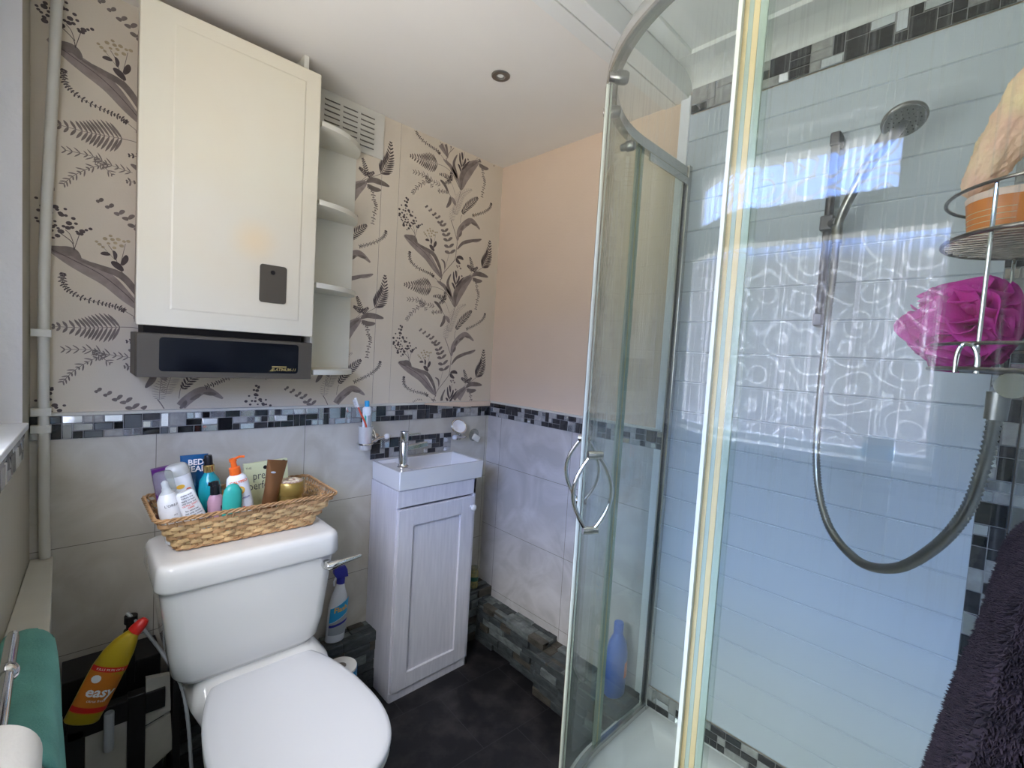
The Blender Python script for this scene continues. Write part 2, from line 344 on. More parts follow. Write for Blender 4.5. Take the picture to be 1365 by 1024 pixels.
# wallpaper with its printed stems
def bez(P, n=7): return smooth_pts([(p[0], 0, p[1]) for p in P], n)
def clipok(vs, zmin, zmax, x0, x1): return all(zmin < v[1] < zmax and x0 < v[0] < x1 for v in vs)
class Ink:
    def __init__(s, mb, y): s.mb = mb; s.y = y; s.k = 0
    def poly(s, vs, c):
        if not clipok(vs, 1.127, 2.248, xw(YB) + .004, XR - .006): return
        s.mb.add([(x, s.y - .0003 - .00004 * (s.k % 12), z) for x, z in vs], [tuple(range(len(vs)))], c + 1)
    def ribbon(s, P, w, c, kind='leaf'):
        s.k += 1; n = len(P); A = []
        for i, p in enumerate(P):
            a = P[max(0, i - 1)]; q = P[min(n - 1, i + 1)]; dx, dz = q[0] - a[0], q[1] - a[1]; l = math.hypot(dx, dz) or 1
            t = i / (n - 1); h = w / 2 * ((math.sin(PI * min(1, t * .93 + .04)) ** .75) if kind == 'leaf' else 1)
            A.append(((p[0] - dz / l * h, p[1] + dx / l * h), (p[0] + dz / l * h, p[1] - dx / l * h)))
        for i in range(n - 1): s.poly([A[i][0], A[i][1], A[i + 1][1], A[i + 1][0]], c)
    def draw(s, m, ox, oz, sc=1.):
        kind = m[0]; P = [(ox + a * sc, oz + b_ * sc) for a, b_ in m[1]]
        if kind == 'dots':
            for i, (x, z) in enumerate(P):
                s.k += 1; r = m[2] * sc * (.8 + .3 * ((i * 7) % 5) / 4); s.poly([(x + r * math.cos(a), z + r * .85 * math.sin(a)) for a in [k * PI / 4 for k in range(8)]], m[3]); 
            return
        Q = [(v[0], v[2]) for v in bez(P, 9 if kind != 'fern' else 8)]
        if kind == 'leaf': s.ribbon(Q, m[2] * sc * (1.45 if m[2] < .013 else 1.1), m[3])
        elif kind == 'stem': s.ribbon(Q, m[2] * sc, m[3], 'stem')
        else:
            n, l, c, prof, pw, ang = m[2:8]; n = int(n * 1.4); pw = min(pw * 1.1, .0062 if l > .035 else .0052); l *= 1.12; s.ribbon(Q, .0013 * sc, c, 'stem'); N = len(Q)
            for i in range(n):
                t = (i + .5) / n; f = t * (N - 1); j = min(N - 2, int(f)); u = f - j
                x = Q[j][0] + (Q[j + 1][0] - Q[j][0]) * u; z = Q[j][1] + (Q[j + 1][1] - Q[j][1]) * u
                dx, dz = Q[j + 1][0] - Q[j][0], Q[j + 1][1] - Q[j][1]; d = math.atan2(dz, dx)
                if prof == 2: L_ = l * (1 - t) ** .75 * (.75 + .25 * min(1, t * 6)) + .004
                elif prof == 3: L_ = l * math.sin(PI * (.2 + .75 * t))
                elif prof == 4: L_ = l * math.sin(PI * (.15 + .82 * t)) ** .8
                else: L_ = l * (.75 + .3 * math.sin(9.1 * i))
                for sg in (1, -1):
                    a = d + sg * math.radians(ang); e = a - sg * .35
                    tip = (x + L_ * sc * math.cos(a), z + L_ * sc * math.sin(a)); mid = (x + L_ * sc * .5 * math.cos(a), z + L_ * sc * .5 * math.sin(a)); tip = (tip[0] + .12 * L_ * sc * math.cos(e) - .1 * L_ * sc * math.cos(a), tip[1] + .12 * L_ * sc * math.sin(e) - .1 * L_ * sc * math.sin(a))
                    s.ribbon([(v[0], v[2]) for v in bez([(x, z), mid, tip], 2)], pw * sc, c)
MOTIFS=[
 ('stem',[(0.076,-0.137),(0.074,-0.158),(0.061,-0.202)],0.0022,2),
 ('stem',[(0.073,-0.14),(0.041,-0.1),(-0.007,-0.039),(-0.002,-0.026),(0.006,-0.002),(0.057,0.059),(0.067,0.081),(0.069,0.113),(0.071,0.15),(0.058,0.183),(0.043,0.215),(0.032,0.233)],0.0028,1),
 ('leaf',[(-0.196,0.119),(-0.157,0.097),(-0.122,0.08),(-0.079,0.054),(-0.038,0.011),(-0.002,-0.023)],0.034,2),
 ('leaf',[(-0.194,0.119),(-0.172,0.115),(-0.149,0.115),(-0.134,0.097)],0.022,1),
 ('stem',[(-0.194,0.118),(-0.145,0.094),(-0.092,0.066),(-0.041,0.021),(-0.002,-0.026)],0.0016,0),
 ('leaf',[(-0.134,0.097),(-0.093,0.085),(-0.05,0.069),(-0.017,0.025),(-0.002,-0.018)],0.012,1),
 ('stem',[(-0.146,0.122),(-0.151,0.141),(-0.174,0.16)],0.0018,0),
 ('stem',[(-0.147,0.137),(-0.154,0.159),(-0.163,0.169)],0.0014,0),
 ('stem',[(-0.146,0.121),(-0.144,0.131),(-0.135,0.169)],0.0014,0),
 ('dots',[(-0.186,0.267),(-0.201,0.255),(-0.187,0.263),(-0.215,0.235),(-0.19,0.237),(-0.195,0.228),(-0.206,0.218),(-0.196,0.217),(-0.163,0.221),(-0.211,0.206),(-0.188,0.206),(-0.178,0.216),(-0.223,0.192),(-0.215,0.186),(-0.19,0.192),(-0.182,0.186),(-0.162,0.205),(-0.148,0.201),(-0.207,0.175),(-0.196,0.173),(-0.176,0.17),(-0.166,0.177),(-0.15,0.178),(-0.212,0.179),(-0.188,0.162),(-0.185,0.144),(-0.143,0.189),(-0.138,0.165),(-0.123,0.177),(-0.115,0.182),(-0.141,0.169),(-0.194,0.183),(-0.202,0.166),(-0.181,0.176)],0.0042,0),
 ('dots',[(-0.194,0.269),(-0.191,0.253),(-0.195,0.239),(-0.224,0.217),(-0.181,0.222),(-0.2,0.2),(-0.17,0.205),(-0.202,0.191),(-0.172,0.208),(-0.156,0.187),(-0.186,0.172),(-0.158,0.175),(-0.201,0.158),(-0.177,0.151),(-0.131,0.172),(-0.133,0.165),(-0.221,0.199),(-0.171,0.163)],0.0062,0),
 ('stem',[(-0.045,0.075),(-0.055,0.088),(-0.069,0.13),(-0.079,0.147)],0.0016,1),
 ('stem',[(-0.055,0.093),(-0.048,0.134),(-0.044,0.158)],0.0013,1),
 ('stem',[(-0.065,0.111),(-0.097,0.148)],0.001,1),
 ('dots',[(-0.103,0.152),(-0.097,0.146),(-0.086,0.163),(-0.075,0.173),(-0.071,0.164),(-0.079,0.152),(-0.065,0.156),(-0.052,0.151),(-0.047,0.164),(-0.038,0.166),(-0.09,0.14),(-0.067,0.143),(-0.059,0.167)],0.0048,3),
 ('leaf',[(-0.048,0.084),(-0.061,0.097),(-0.073,0.105)],0.011,0),
 ('leaf',[(-0.051,0.099),(-0.044,0.115),(-0.041,0.128)],0.009,0),
 ('leaf',[(-0.075,0.123),(-0.085,0.124),(-0.095,0.122)],0.007,0),
 ('leaf',[(-0.065,0.111),(-0.065,0.125),(-0.069,0.135)],0.006,0),
 ('stem',[(0.006,-0.002),(0.019,0.042),(0.029,0.084)],0.0012,1),
 ('leaf',[(-0.098,0.257),(-0.1,0.257),(-0.105,0.258)],0.006,1),
 ('leaf',[(-0.098,0.257),(-0.094,0.263),(-0.09,0.266)],0.006,1),
 ('leaf',[(-0.078,0.247),(-0.081,0.247),(-0.087,0.247)],0.0064,1),
 ('leaf',[(-0.078,0.247),(-0.073,0.254),(-0.069,0.257)],0.0063,1),
 ('leaf',[(-0.057,0.234),(-0.061,0.234),(-0.069,0.235)],0.0068000000000000005,1),
 ('leaf',[(-0.057,0.234),(-0.052,0.242),(-0.046,0.246)],0.0066,1),
 ('leaf',[(-0.038,0.226),(-0.042,0.226),(-0.052,0.226)],0.0072,1),
 ('leaf',[(-0.038,0.226),(-0.032,0.234),(-0.025,0.239)],0.0069,1),
 ('leaf',[(-0.024,0.208),(-0.032,0.21),(-0.04,0.211)],0.0076,1),
 ('leaf',[(-0.024,0.208),(-0.017,0.216),(-0.009,0.222)],0.0072,1),
 ('leaf',[(-0.009,0.199),(-0.018,0.202),(-0.027,0.202)],0.008,1),
 ('leaf',[(-0.009,0.199),(-0.001,0.208),(0.008,0.215)],0.0075,1),
 ('leaf',[(0.001,0.178),(-0.009,0.18),(-0.019,0.181)],0.008400000000000001,1),
 ('leaf',[(0.001,0.178),(0.01,0.187),(0.02,0.195)],0.0078,1),
 ('leaf',[(0.011,0.161),(-0.001,0.164),(-0.012,0.164)],0.0088,1),
 ('leaf',[(0.011,0.161),(0.021,0.171),(0.032,0.179)],0.0081,1),
 ('leaf',[(0.021,0.142),(0.008,0.145),(-0.004,0.145)],0.0092,1),
 ('leaf',[(0.021,0.142),(0.032,0.153),(0.044,0.161)],0.0084,1),
 ('leaf',[(0.028,0.115),(0.015,0.118),(0.002,0.119)],0.009600000000000001,1),
 ('leaf',[(0.028,0.115),(0.041,0.126),(0.054,0.136)],0.0087,1),
 ('leaf',[(0.036,0.091),(0.022,0.093),(0.007,0.094)],0.01,1),
 ('leaf',[(0.036,0.091),(0.05,0.102),(0.064,0.112)],0.009,1),
 ('fern',[(-0.166,0.06),(-0.168,0.042),(-0.159,0.019),(-0.129,0.0),(-0.087,-0.01),(-0.057,-0.016),(-0.044,-0.024)],22,0.008,0,1,0.0032,75),
 ('stem',[(-0.044,-0.024),(-0.019,-0.041),(-0.006,-0.055)],0.0016,1),
 ('leaf',[(-0.025,-0.04),(0.02,-0.061),(0.054,-0.098)],0.016,2),
 ('fern',[(0.258,-0.149),(0.252,-0.172),(0.225,-0.197),(0.184,-0.22),(0.15,-0.235)],20,0.008,0,1,0.0028,75),
 ('fern',[(-0.051,-0.069),(-0.09,-0.074),(-0.13,-0.078),(-0.186,-0.079)],10,0.042,1,2,0.0085,62),
 ('stem',[(-0.051,-0.069),(-0.018,-0.069),(0.021,-0.082),(0.069,-0.122)],0.0016,1),
 ('fern',[(0.014,-0.116),(-0.009,-0.105),(-0.04,-0.108)],5,0.011,0,2,0.004,60),
 ('fern',[(0.014,-0.116),(0.022,-0.102),(0.018,-0.082)],5,0.009,0,2,0.004,60),
 ('fern',[(0.014,-0.116),(0.008,-0.127),(-0.009,-0.134)],4,0.009,0,2,0.004,60),
 ('stem',[(0.014,-0.116),(0.031,-0.137),(0.049,-0.172)],0.0012,1),
 ('fern',[(-0.031,-0.152),(-0.079,-0.145),(-0.115,-0.135),(-0.166,-0.137)],9,0.018,1,1,0.0028,45),
 ('fern',[(-0.079,-0.145),(-0.114,-0.164),(-0.146,-0.193),(-0.167,-0.222)],9,0.015,1,1,0.003,45),
 ('fern',[(-0.109,-0.134),(-0.097,-0.148),(-0.072,-0.17)],5,0.014,1,1,0.0025,45),
 ('leaf',[(-0.035,-0.13),(-0.013,-0.142),(0.011,-0.17)],0.013,1),
 ('leaf',[(0.022,-0.185),(0.02,-0.211),(0.004,-0.237)],0.015,1),
 ('fern',[(0.011,-0.17),(-0.017,-0.174),(-0.044,-0.179)],5,0.01,1,1,0.004,70),
 ('stem',[(0.011,-0.17),(0.028,-0.187),(0.051,-0.198)],0.0018,1),
 ('leaf',[(0.028,-0.187),(0.041,-0.199),(0.052,-0.216)],0.012,2),
 ('leaf',[(0.069,-0.127),(0.046,-0.078),(0.031,-0.039),(0.047,0.003)],0.013,1),
 ('leaf',[(-0.01,0.057),(0.008,0.045),(0.012,0.015)],0.006,1),
 ('leaf',[(0.073,-0.135),(0.061,-0.107),(0.019,-0.056)],0.01,2),
 ('stem',[(0.071,-0.111),(0.075,-0.069),(0.078,-0.021),(0.085,0.027)],0.0016,0),
 ('leaf',[(0.076,-0.069),(0.063,-0.044),(0.053,-0.035)],0.007,0),
 ('leaf',[(0.076,-0.063),(0.086,-0.041),(0.099,-0.034)],0.007,0),
 ('leaf',[(0.076,-0.042),(0.065,-0.018),(0.06,0.015)],0.007,0),
 ('leaf',[(0.079,-0.037),(0.091,-0.014),(0.093,0.002)],0.007,0),
 ('leaf',[(0.078,-0.011),(0.073,0.015),(0.069,0.019)],0.007,0),
 ('leaf',[(0.077,-0.053),(0.095,-0.029),(0.114,-0.005)],0.007,0),
 ('dots',[(0.081,0.037),(0.09,0.044),(0.098,0.035),(0.077,0.043),(0.107,0.002),(0.117,-0.004)],0.005,1),
 ('leaf',[(0.072,0.08),(0.094,0.084),(0.112,0.077)],0.011,0),
 ('leaf',[(0.072,0.077),(0.079,0.065),(0.096,0.055)],0.011,0),
 ('leaf',[(0.075,-0.14),(0.089,-0.083),(0.122,-0.03),(0.167,0.012)],0.048,2),
 ('leaf',[(0.075,-0.14),(0.079,-0.084),(0.103,-0.038),(0.161,0.008)],0.02,1),
 ('leaf',[(0.167,0.012),(0.194,0.027),(0.23,0.027),(0.264,0.023)],0.02,1),
 ('leaf',[(0.171,0.004),(0.197,-0.005),(0.229,-0.001)],0.018,1),
 ('stem',[(0.128,-0.008),(0.167,0.022),(0.224,0.059)],0.0018,1),
 ('fern',[(0.224,0.059),(0.244,0.093),(0.259,0.134),(0.262,0.193)],10,0.04,0,2,0.0055,48),
 ('fern',[(0.169,0.036),(0.16,0.067),(0.148,0.094)],7,0.01,0,2,0.004,60),
 ('fern',[(0.169,0.036),(0.151,0.049),(0.137,0.055)],5,0.009,0,2,0.004,60),
 ('fern',[(0.169,0.036),(0.183,0.045),(0.196,0.057)],5,0.009,0,2,0.004,60),
 ('stem',[(0.169,0.036),(0.153,0.017),(0.128,-0.008)],0.0013,1),
 ('fern',[(0.172,-0.001),(0.194,-0.014),(0.2,-0.046),(0.212,-0.066),(0.204,-0.1),(0.199,-0.139)],14,0.009,1,1,0.004,80),
 ('fern',[(0.051,-0.255),(0.061,-0.212),(0.084,-0.157),(0.139,-0.122)],20,0.022,2,3,0.0014,75),
 ('fern',[(0.036,0.232),(0.037,0.26),(0.041,0.292)],7,0.017,2,3,0.0013,80),
 ('fern',[(0.09,-0.242),(0.114,-0.207),(0.146,-0.175),(0.175,-0.148)],11,0.02,0,4,0.0048,55),
 ('stem',[(0.083,0.235),(0.086,0.262),(0.091,0.273)],0.0016,1),
 ('leaf',[(0.073,0.155),(0.08,0.198),(0.111,0.237),(0.15,0.259),(0.197,0.233)],0.026,2),
 ('leaf',[(0.086,0.205),(0.096,0.216),(0.101,0.229)],0.008,1),
 ('leaf',[(0.078,0.172),(0.088,0.186),(0.093,0.201)],0.008,1),
 ('leaf',[(0.111,0.231),(0.127,0.239),(0.137,0.248)],0.008,1),
 ('leaf',[(0.144,0.25),(0.164,0.248),(0.179,0.247)],0.008,1),
 ('leaf',[(0.074,0.116),(0.103,0.149),(0.149,0.169),(0.211,0.19)],0.014,1),
 ('leaf',[(0.156,0.169),(0.184,0.178),(0.211,0.19)],0.01,2),
]

b = MB(); b.box(-.35, 1.6, YB, 1.8, 0, 2.4, 0)
ink = Ink(b, YB)
for k in range(-2, 3):
    for m in MOTIFS: ink.draw(m, 1.2, 1.7 + .519 * k)
for k in range(-1, 3):
    for m in MOTIFS: ink.draw(m, 1.2 - .536, 1.7 - .25 + .519 * k)
for k in range(-1, 3):
    for m in MOTIFS: ink.draw(m, 1.2 - 1.03, 1.7 - .262 + .519 * k, 1.03)
b.box(.893, .8942, YB - .0006, YB, 1.125, 2.25, 3); b.box(.969, .9696, YB - .0005, YB, 1.125, 2.25, 3)
struct(b.build('wall_back', ['paper', 'ink0', 'ink1', 'ink2', 'ink3'], smooth=0, recalc=False))
b = MB(); b.box(-.1, XR + .02, YB - TT, YB + .001, 0, 1.06); struct(b.build('trim_1', 'tileB', smooth=0))   # lower tiling, back wall
b = MB(); b.box(XR, 1.6, YN - .05, 1.8, 0, 2.45); struct(b.build('wall_right', 'beige', smooth=0))
b = MB(); b.box(XR - TT, XR + .001, .80, YB, 0, 1.06); struct(b.build('trim_2', 'tileR', smooth=0))
b = MB(); b.box(-.35, 1.6, -.1, YN, 0, 2.45); struct(b.build('wall_front', 'tileW', smooth=0))
# left wall with the window opening
WY0, WY1, WZ0, WZ1 = .09, 1.57, 1.115, 2.09
def LW(y, d, z): return (xw(y) + d, y, z)
def lbox(mb, y0, y1, d0, d1, z0, z1, mi=0):
    vs = [LW(y, d, z) for z in (z0, z1) for y in (y0, y1) for d in (d0, d1)]
    mb.add(vs, [(0, 2, 3, 1), (4, 5, 7, 6), (0, 1, 5, 4), (2, 6, 7, 3), (0, 4, 6, 2), (1, 3, 7, 5)], mi)
b = MB()
lbox(b, -.1, 1.8, -.16, 0, 0, WZ0); lbox(b, -.1, 1.8, -.16, 0, WZ1, 2.45); lbox(b, WY1, 1.8, -.16, 0, WZ0, WZ1); lbox(b, -.1, WY0, -.16, 0, WZ0, WZ1)
struct(b.build('wall_left', 'leftpaint', smooth=0))
b = MB()
lbox(b, WY1 - .006, WY1 + .0005, -.16, .0015, WZ0, WZ1); lbox(b, WY0 - .0005, WY0 + .006, -.16, .0015, WZ0, WZ1); lbox(b, WY0, WY1, -.16, .0015, WZ1 - .006, WZ1 + .0005)
struct(b.build('trim_3', 'reveal', smooth=0))                                                # plastered reveal
b = MB(); lbox(b, WY0 - .0, WY1, -.075, .012, WZ0 - .004, WZ0 + .012); struct(b.build('trim_4', 'upvc', bevel=.003))   # sill board
# window: white plastic frame, fanlight above a large pane
win = MB(); D0, D1 = -.13, -.072
fz = (WZ0 + .012, WZ1)
lbox(win, WY0 + .006, WY0 + .03, D0, D1, *fz); lbox(win, 1.14, WY1 - .006, D0, D1, *fz)
lbox(win, WY0, WY1, D0, D1, fz[0], fz[0] + .02); lbox(win, WY0, WY1, D0, D1, 2.045, WZ1 - .006)
lbox(win, WY0, WY1, D0, D1 + .006, 1.765, 1.86)
lbox(win, WY0 + .03, .235, D0, D1 + .012, 1.86, 2.045); lbox(win, 1.08, 1.14, D0, D1 + .012, 1.86, 2.045)
lbox(win, .235, 1.08, D0, D1 + .012, 1.86, 1.878); lbox(win, .235, 1.08, D0, D1 + .012, 2.03, 2.045)
w = struct(win.build('window_1', 'upvc', smooth=0, bevel=.003))
p = MB(); lbox(p, .236, 1.08, -.104, -.100, 1.878, 2.03); p.build('pane', 'obsc', w, smooth=0)
p = MB(); lbox(p, WY0 + .03, 1.14, -.104, -.100, fz[0] + .02, 1.765); p.build('pane', 'obsc2', w, smooth=0)

# ceiling: painted part, boarded frame over the shower, coving
b = MB(); b.box(-.35, 1.6, -.1, .81, 2.335, 2.45, 1); b.box(-.35, 1.6, .885, 1.8, ZC, 2.45, 0); b.box(-.35, 1.6, .80, .886, 2.252, 2.45, 1); struct(b.build('ceiling', ['ceil', 'coving'], smooth=0))
b = MB(); b.box(-.2, XR, .800, .845, 2.2465, 2.253); b.box(-.2, XR, .848, .892, 2.2455, 2.253); b.box(-.2, XR, .794, .801, 2.2465, 2.322); struct(b.build('trim_5', 'coving', smooth=0, bevel=.0015))
def cove(x0, z0, x1, z1, y0, y1, n=8):
    pr = [(x0, z0)] + [(x0 + (x1 - x0) * math.sin(t * PI / 2), z0 - (z0 - z1) * (1 - math.cos(t * PI / 2))) for t in [k / n for k in range(1, n + 1)]] + [(x1, z0)]
    mb = MB(); mb.loft([[(x, y0, z) for x, z in pr], [(x, y1, z) for x, z in pr]]); return mb
b = MB(); b.box(1.405, 1.46, YN, .795, 2.322, 2.336); b.box(-.2, 1.406, .745, .795, 2.3225, 2.336); struct(b.build('trim_6', 'coving', smooth=0, bevel=.002))
b = cove(1.445, 2.324, XR, 2.274, YN, .795); struct(b.build('trim_7', 'coving', smooth=60))
# downlight recessed into the painted ceiling
t = thing('ceiling_downlight', 'round brushed steel recessed downlight in the painted ceiling', 'downlight', (1.012, 1.19, ZC))
b = MB(); b.lathe([(.030, 0), (.030, -.003), (.027, -.005), (.014, -.0045), (.012, .001), (.012, .002)], 32, cx=0, cy=0, caps=False)
b.build('trim_ring', 'satin', t, world=False)
m = mat('lamp_lens', (.8, .8, .75), .1); b = MB(); b.lathe([(.0001, -.002), (.009, -.002), (.012, .001)], 24, caps=False); b.build('lamp', m, t, world=False)

# mosaic borders
SH = [((2, 2), 3), ((1, 1), 5), ((1, 2), 3), ((2, 1), 4)]
def mosaic(name, o, u, v, n, ncol, nrow, cell, seed, tone=None):
    rnd = random.Random(seed); o, u, v, n = map(Vector, (o, u, v, n)); mb = MB()
    def P(a, b_, d): return o + u * a + v * b_ + n * d
    def slab(a0, a1, b0, b1, d0, d1, mi, ins=.0):
        ta, tb = (rnd.uniform(-.0011, .0011), rnd.uniform(-.0011, .0011)) if ins else (0, 0)      # hand-laid pieces sit at slightly different angles
        vs = [P(a0, b0, d0), P(a1, b0, d0), P(a1, b1, d0), P(a0, b1, d0), P(a0 + ins, b0 + ins, d1 - ta - tb), P(a1 - ins, b0 + ins, d1 + ta - tb), P(a1 - ins, b1 - ins, d1 + ta + tb), P(a0 + ins, b1 - ins, d1 - ta + tb)]
        mb.add(vs, [(0, 1, 5, 4), (1, 2, 6, 5), (2, 3, 7, 6), (3, 0, 4, 7), (4, 5, 6, 7)], mi)
    slab(0, ncol * cell, 0, nrow * cell, 0, .003, 0)
    used = set()
    for i in range(ncol):
        for j in range(nrow):
            if (i, j) in used: continue
            opts = [s for s, w_ in SH for _ in range(w_) if i + s[0] <= ncol and j + s[1] <= nrow and all((i + a, j + b_) not in used for a in range(s[0]) for b_ in range(s[1]))]
            s = rnd.choice(opts)
            for a in range(s[0]):
                for b_ in range(s[1]): used.add((i + a, j + b_))
            g = .0008; t_ = i / ncol; mir = tone(t_) if tone else .15
            dark = rnd.random() < (.55 if s[0] * s[1] != 1 else .4)
            mi = (2 if rnd.random() < mir else 1) if dark else (4 if rnd.random() < mir + .1 else 3)
            slab(i * cell + g, (i + s[0]) * cell - g, j * cell + g, (j + s[1]) * cell - g, .003, .0055, mi, .0016)
    return struct(mb.build(name, ['grout', 'mz1', 'mz2', 'mz3', 'mz4'], smooth=0))
cs = .0211
mosaic('trim_8', (-.066, YB - TT, 1.0575), (1, 0, 0), (0, 0, 1), (0, -1, 0), 75, 3, cs, 3, lambda t: .85 if t < .62 else .25)
mosaic('trim_9', (XR - TT, YB - .01, 1.0575), (0, -1, 0), (0, 0, 1), (-1, 0, 0), 44, 3, cs, 5)
mosaic('trim_10', (.887, YB - TT, .905), (1, 0, 0), (0, 0, 1), (0, -1, 0), 19, 4, .0208, 8, lambda t: .2)
b = MB(); b.box(-.06, XR, YB - TT - .003, YB + .001, 1.1208, 1.1285); b.box(XR - TT - .003, XR + .001, .80, YB, 1.1208, 1.1285); struct(b.build('trim_11', 'gloss', bevel=.001))   # plaster lip over the border
b = MB(); b.add([(1.13, 1.702, 1.128), (1.505, 1.702, 1.128), (1.505, 1.702, 1.106), (1.32, 1.702, 1.106), (1.13, 1.702, 1.1205), (1.13, 1.73, 1.128), (1.505, 1.73, 1.128), (1.505, 1.73, 1.106), (1.32, 1.73, 1.106), (1.13, 1.73, 1.1205)],
    [(0, 1, 2, 3, 4), (5, 9, 8, 7, 6), (0, 5, 6, 1), (1, 6, 7, 2), (2, 7, 8, 3), (3, 8, 9, 4), (4, 9, 5, 0)]); struct(b.build('trim_12', 'beige', smooth=0))
# left wall border under the sill
b0 = Vector(LW(1.555, 0, 1.045)); u = Vector((-.05, -1, 0)).normalized()
mosaic('trim_13', b0, u, (0, 0, 1), (1, 0, 0), 70, 3, .0225, 11)
# shower wall cladding: grooved white boards
b = MB(); pr = []; z = .213; ys0, ys1 = .0, .79
pr = [(XR + .002, z)]; fx = XR - .012
k = 0
while z < 2.19:
    z2 = min(z + (.1 - (z - .3) % .1 if k == 0 else .1), 2.19)
    pr += [(fx + .004, z), (fx + .0035, z + .002), (fx, z + .0045), (fx, z2 - .0015)]; z = z2; k += 1
pr += [(fx + .004, 2.19), (XR + .002, 2.19)]
b.loft([[(x, ys0, zz) for x, zz in pr], [(x, ys1, zz) for x, zz in pr]]); struct(b.build('trim_14', 'clad', smooth=0))
b = MB(); b.box(XR - .017, XR + .002, .788, .822, .11, 2.255); b.box(XR - .019, XR, .786, .792, .11, 2.2)
struct(b.build('trim_15', 'upvc', bevel=.002))
mosaic('trim_16', (XR - .011, .785, 2.192), (0, -1, 0), (0, 0, 1), (-1, 0, 0), 30, 3, .0265, 22)
mosaic('trim_17', (XR - .011, .785, .141), (0, -1, 0), (0, 0, 1), (-1, 0, 0), 34, 3, .0237, 24)
mosaic('trim_18', (XR - .0105, .014, .145), (0, 0, 1), (0, -1, 0), (-1, 0, 0), 78, 2, .0262, 31, lambda t: .35)
b = MB(); b.box(XR - .011, XR + .001, YN, .79, .08, .145); struct(b.build('trim_19', 'ceramic', bevel=.001))


# split-slate ledges round the foot of the walls
def ledge(name, x0, x1, y0, y1, zt, face, seed, rows, slope=0):
    rnd = random.Random(seed); mb = MB(); dep = .02
    if face == '-Y': mb.box(x0, x1, y0 + dep, y1, 0, zt - .012, 0); L0, L1 = x0, x1
    else: mb.box(x0 + dep, x1, y0, y1, 0, zt - .012, 0); L0, L1 = y0, y1
    hs = zt / rows
    for r_ in range(rows):
        a = L0
        while a < L1 - .005:
            l = min(rnd.uniform(.05, .15), L1 - a); 
            if L1 - a - l < .03: l = L1 - a
            d = rnd.uniform(-.008, .006); mi = rnd.choice([0, 0, 0, 1, 2]); z0, z1 = r_ * hs + .0008, (r_ + 1) * hs - .0008
            if face == '-Y': mb.box(a + .001, a + l - .001, y0 + d, y0 + dep + .01, z0, z1, mi)
            else: mb.box(x0 + d, x0 + dep + .01, a + .001, a + l - .001, z0, z1, mi)
            a += l
    nr = 3; W_ = (y1 - y0) if face == '-Y' else (x1 - x0)
    for r_ in range(nr):
        a = L0
        while a < L1 - .005:
            l = min(rnd.uniform(.04, .11), L1 - a)
            if L1 - a - l < .03: l = L1 - a
            d = rnd.uniform(-.004, .004); mi = rnd.choice([0, 1, 1, 2]); w0, w1 = W_ * r_ / nr + .001, W_ * (r_ + 1) / nr - .001
            if face == '-Y': mb.box(a + .001, a + l - .001, y0 + w0, y0 + w1, zt - .014, zt + d, mi)
            else: mb.box(x0 + w0, x0 + w1, a + .001, a + l - .001, zt - .014, zt + d, mi)
            a += l
    return struct(mb.build(name, ['slate', 'slate2', 'slate3'], smooth=0, bevel=.0025))
ledge('trim_20', .245, 1.515, 1.625, YB - TT, .235, '-Y', 41, 6)
ledge('trim_21', 1.425, 1.515, 1.195, 1.63, .185, '-X', 42, 6)
ledge('trim_22', 1.365, 1.515, .80, 1.195, .165, '-X', 43, 5)
# ------------------------------------------------------------------ wall cupboard, heater, shelves
t = thing('wall_cabinet', 'tall cream painted wall cupboard with a dark finger plate on its door', 'cupboard', (.36, YB, 1.78))
b = MB(); b.box(.146, .572, 1.575, YB - .001, 1.385, 2.185); b.build('carcass', 'creamside', t, smooth=0)
b = MB(); b.box(.538, .553, 1.578, YB - .001, 2.185, 2.249); b.build('side_panel', 'shelf', t, smooth=0)
# door slab with a routed groove line
x0, x1, z0, z1, yf = .134, .583, 1.375, 2.197, 1.55
b = MB(); b.box(x0, x1, yf, yf + .022, z0, z1)
d = b.build('door', 'cream', t, smooth=35, bevel=.003)
g = MB(); gx0, gx1, gz0, gz1 = .205, .538, 1.421, 2.158
g.loft([rr((gx0 + gx1) / 2, 0, (gx1 - gx0) / 2, (gz1 - gz0) / 2, .004, 0, 2)[i:i + 1] for i in range(0)] or [[(gx0, yf + .0, gz0), (gx1, yf, gz0), (gx1, yf, gz1), (gx0, yf, gz1)], [(gx0 + .004, yf - .0016, gz0 + .004), (gx1 - .004, yf - .0016, gz0 + .004), (gx1 - .004, yf - .0016, gz1 - .004), (gx0 + .004, yf - .0016, gz1 - .004)]], cap0=False)
g.build('raised_panel', 'cream', d, smooth=0)
h = MB(); R0 = rr(.459, 1.5255, .038, .0565, .008, 0, 5); h.loft([[(x, yf - .0015, z) for x, z, _ in R0], [(x, yf - .0045, z) for x, z, _ in R0]])
hp = h.build('finger_plate', 'brown', d, smooth=30, bevel=.0008)
h2 = MB(); h2.lathe([(.0001, 0), (.0065, 0), (.0065, .0008)], 20, T=Matrix.Translation((.457, yf - .0046, 1.560)) @ Matrix.Rotation(PI / 2, 4, 'X'))
h2.build('plate_hole', 'black', t)

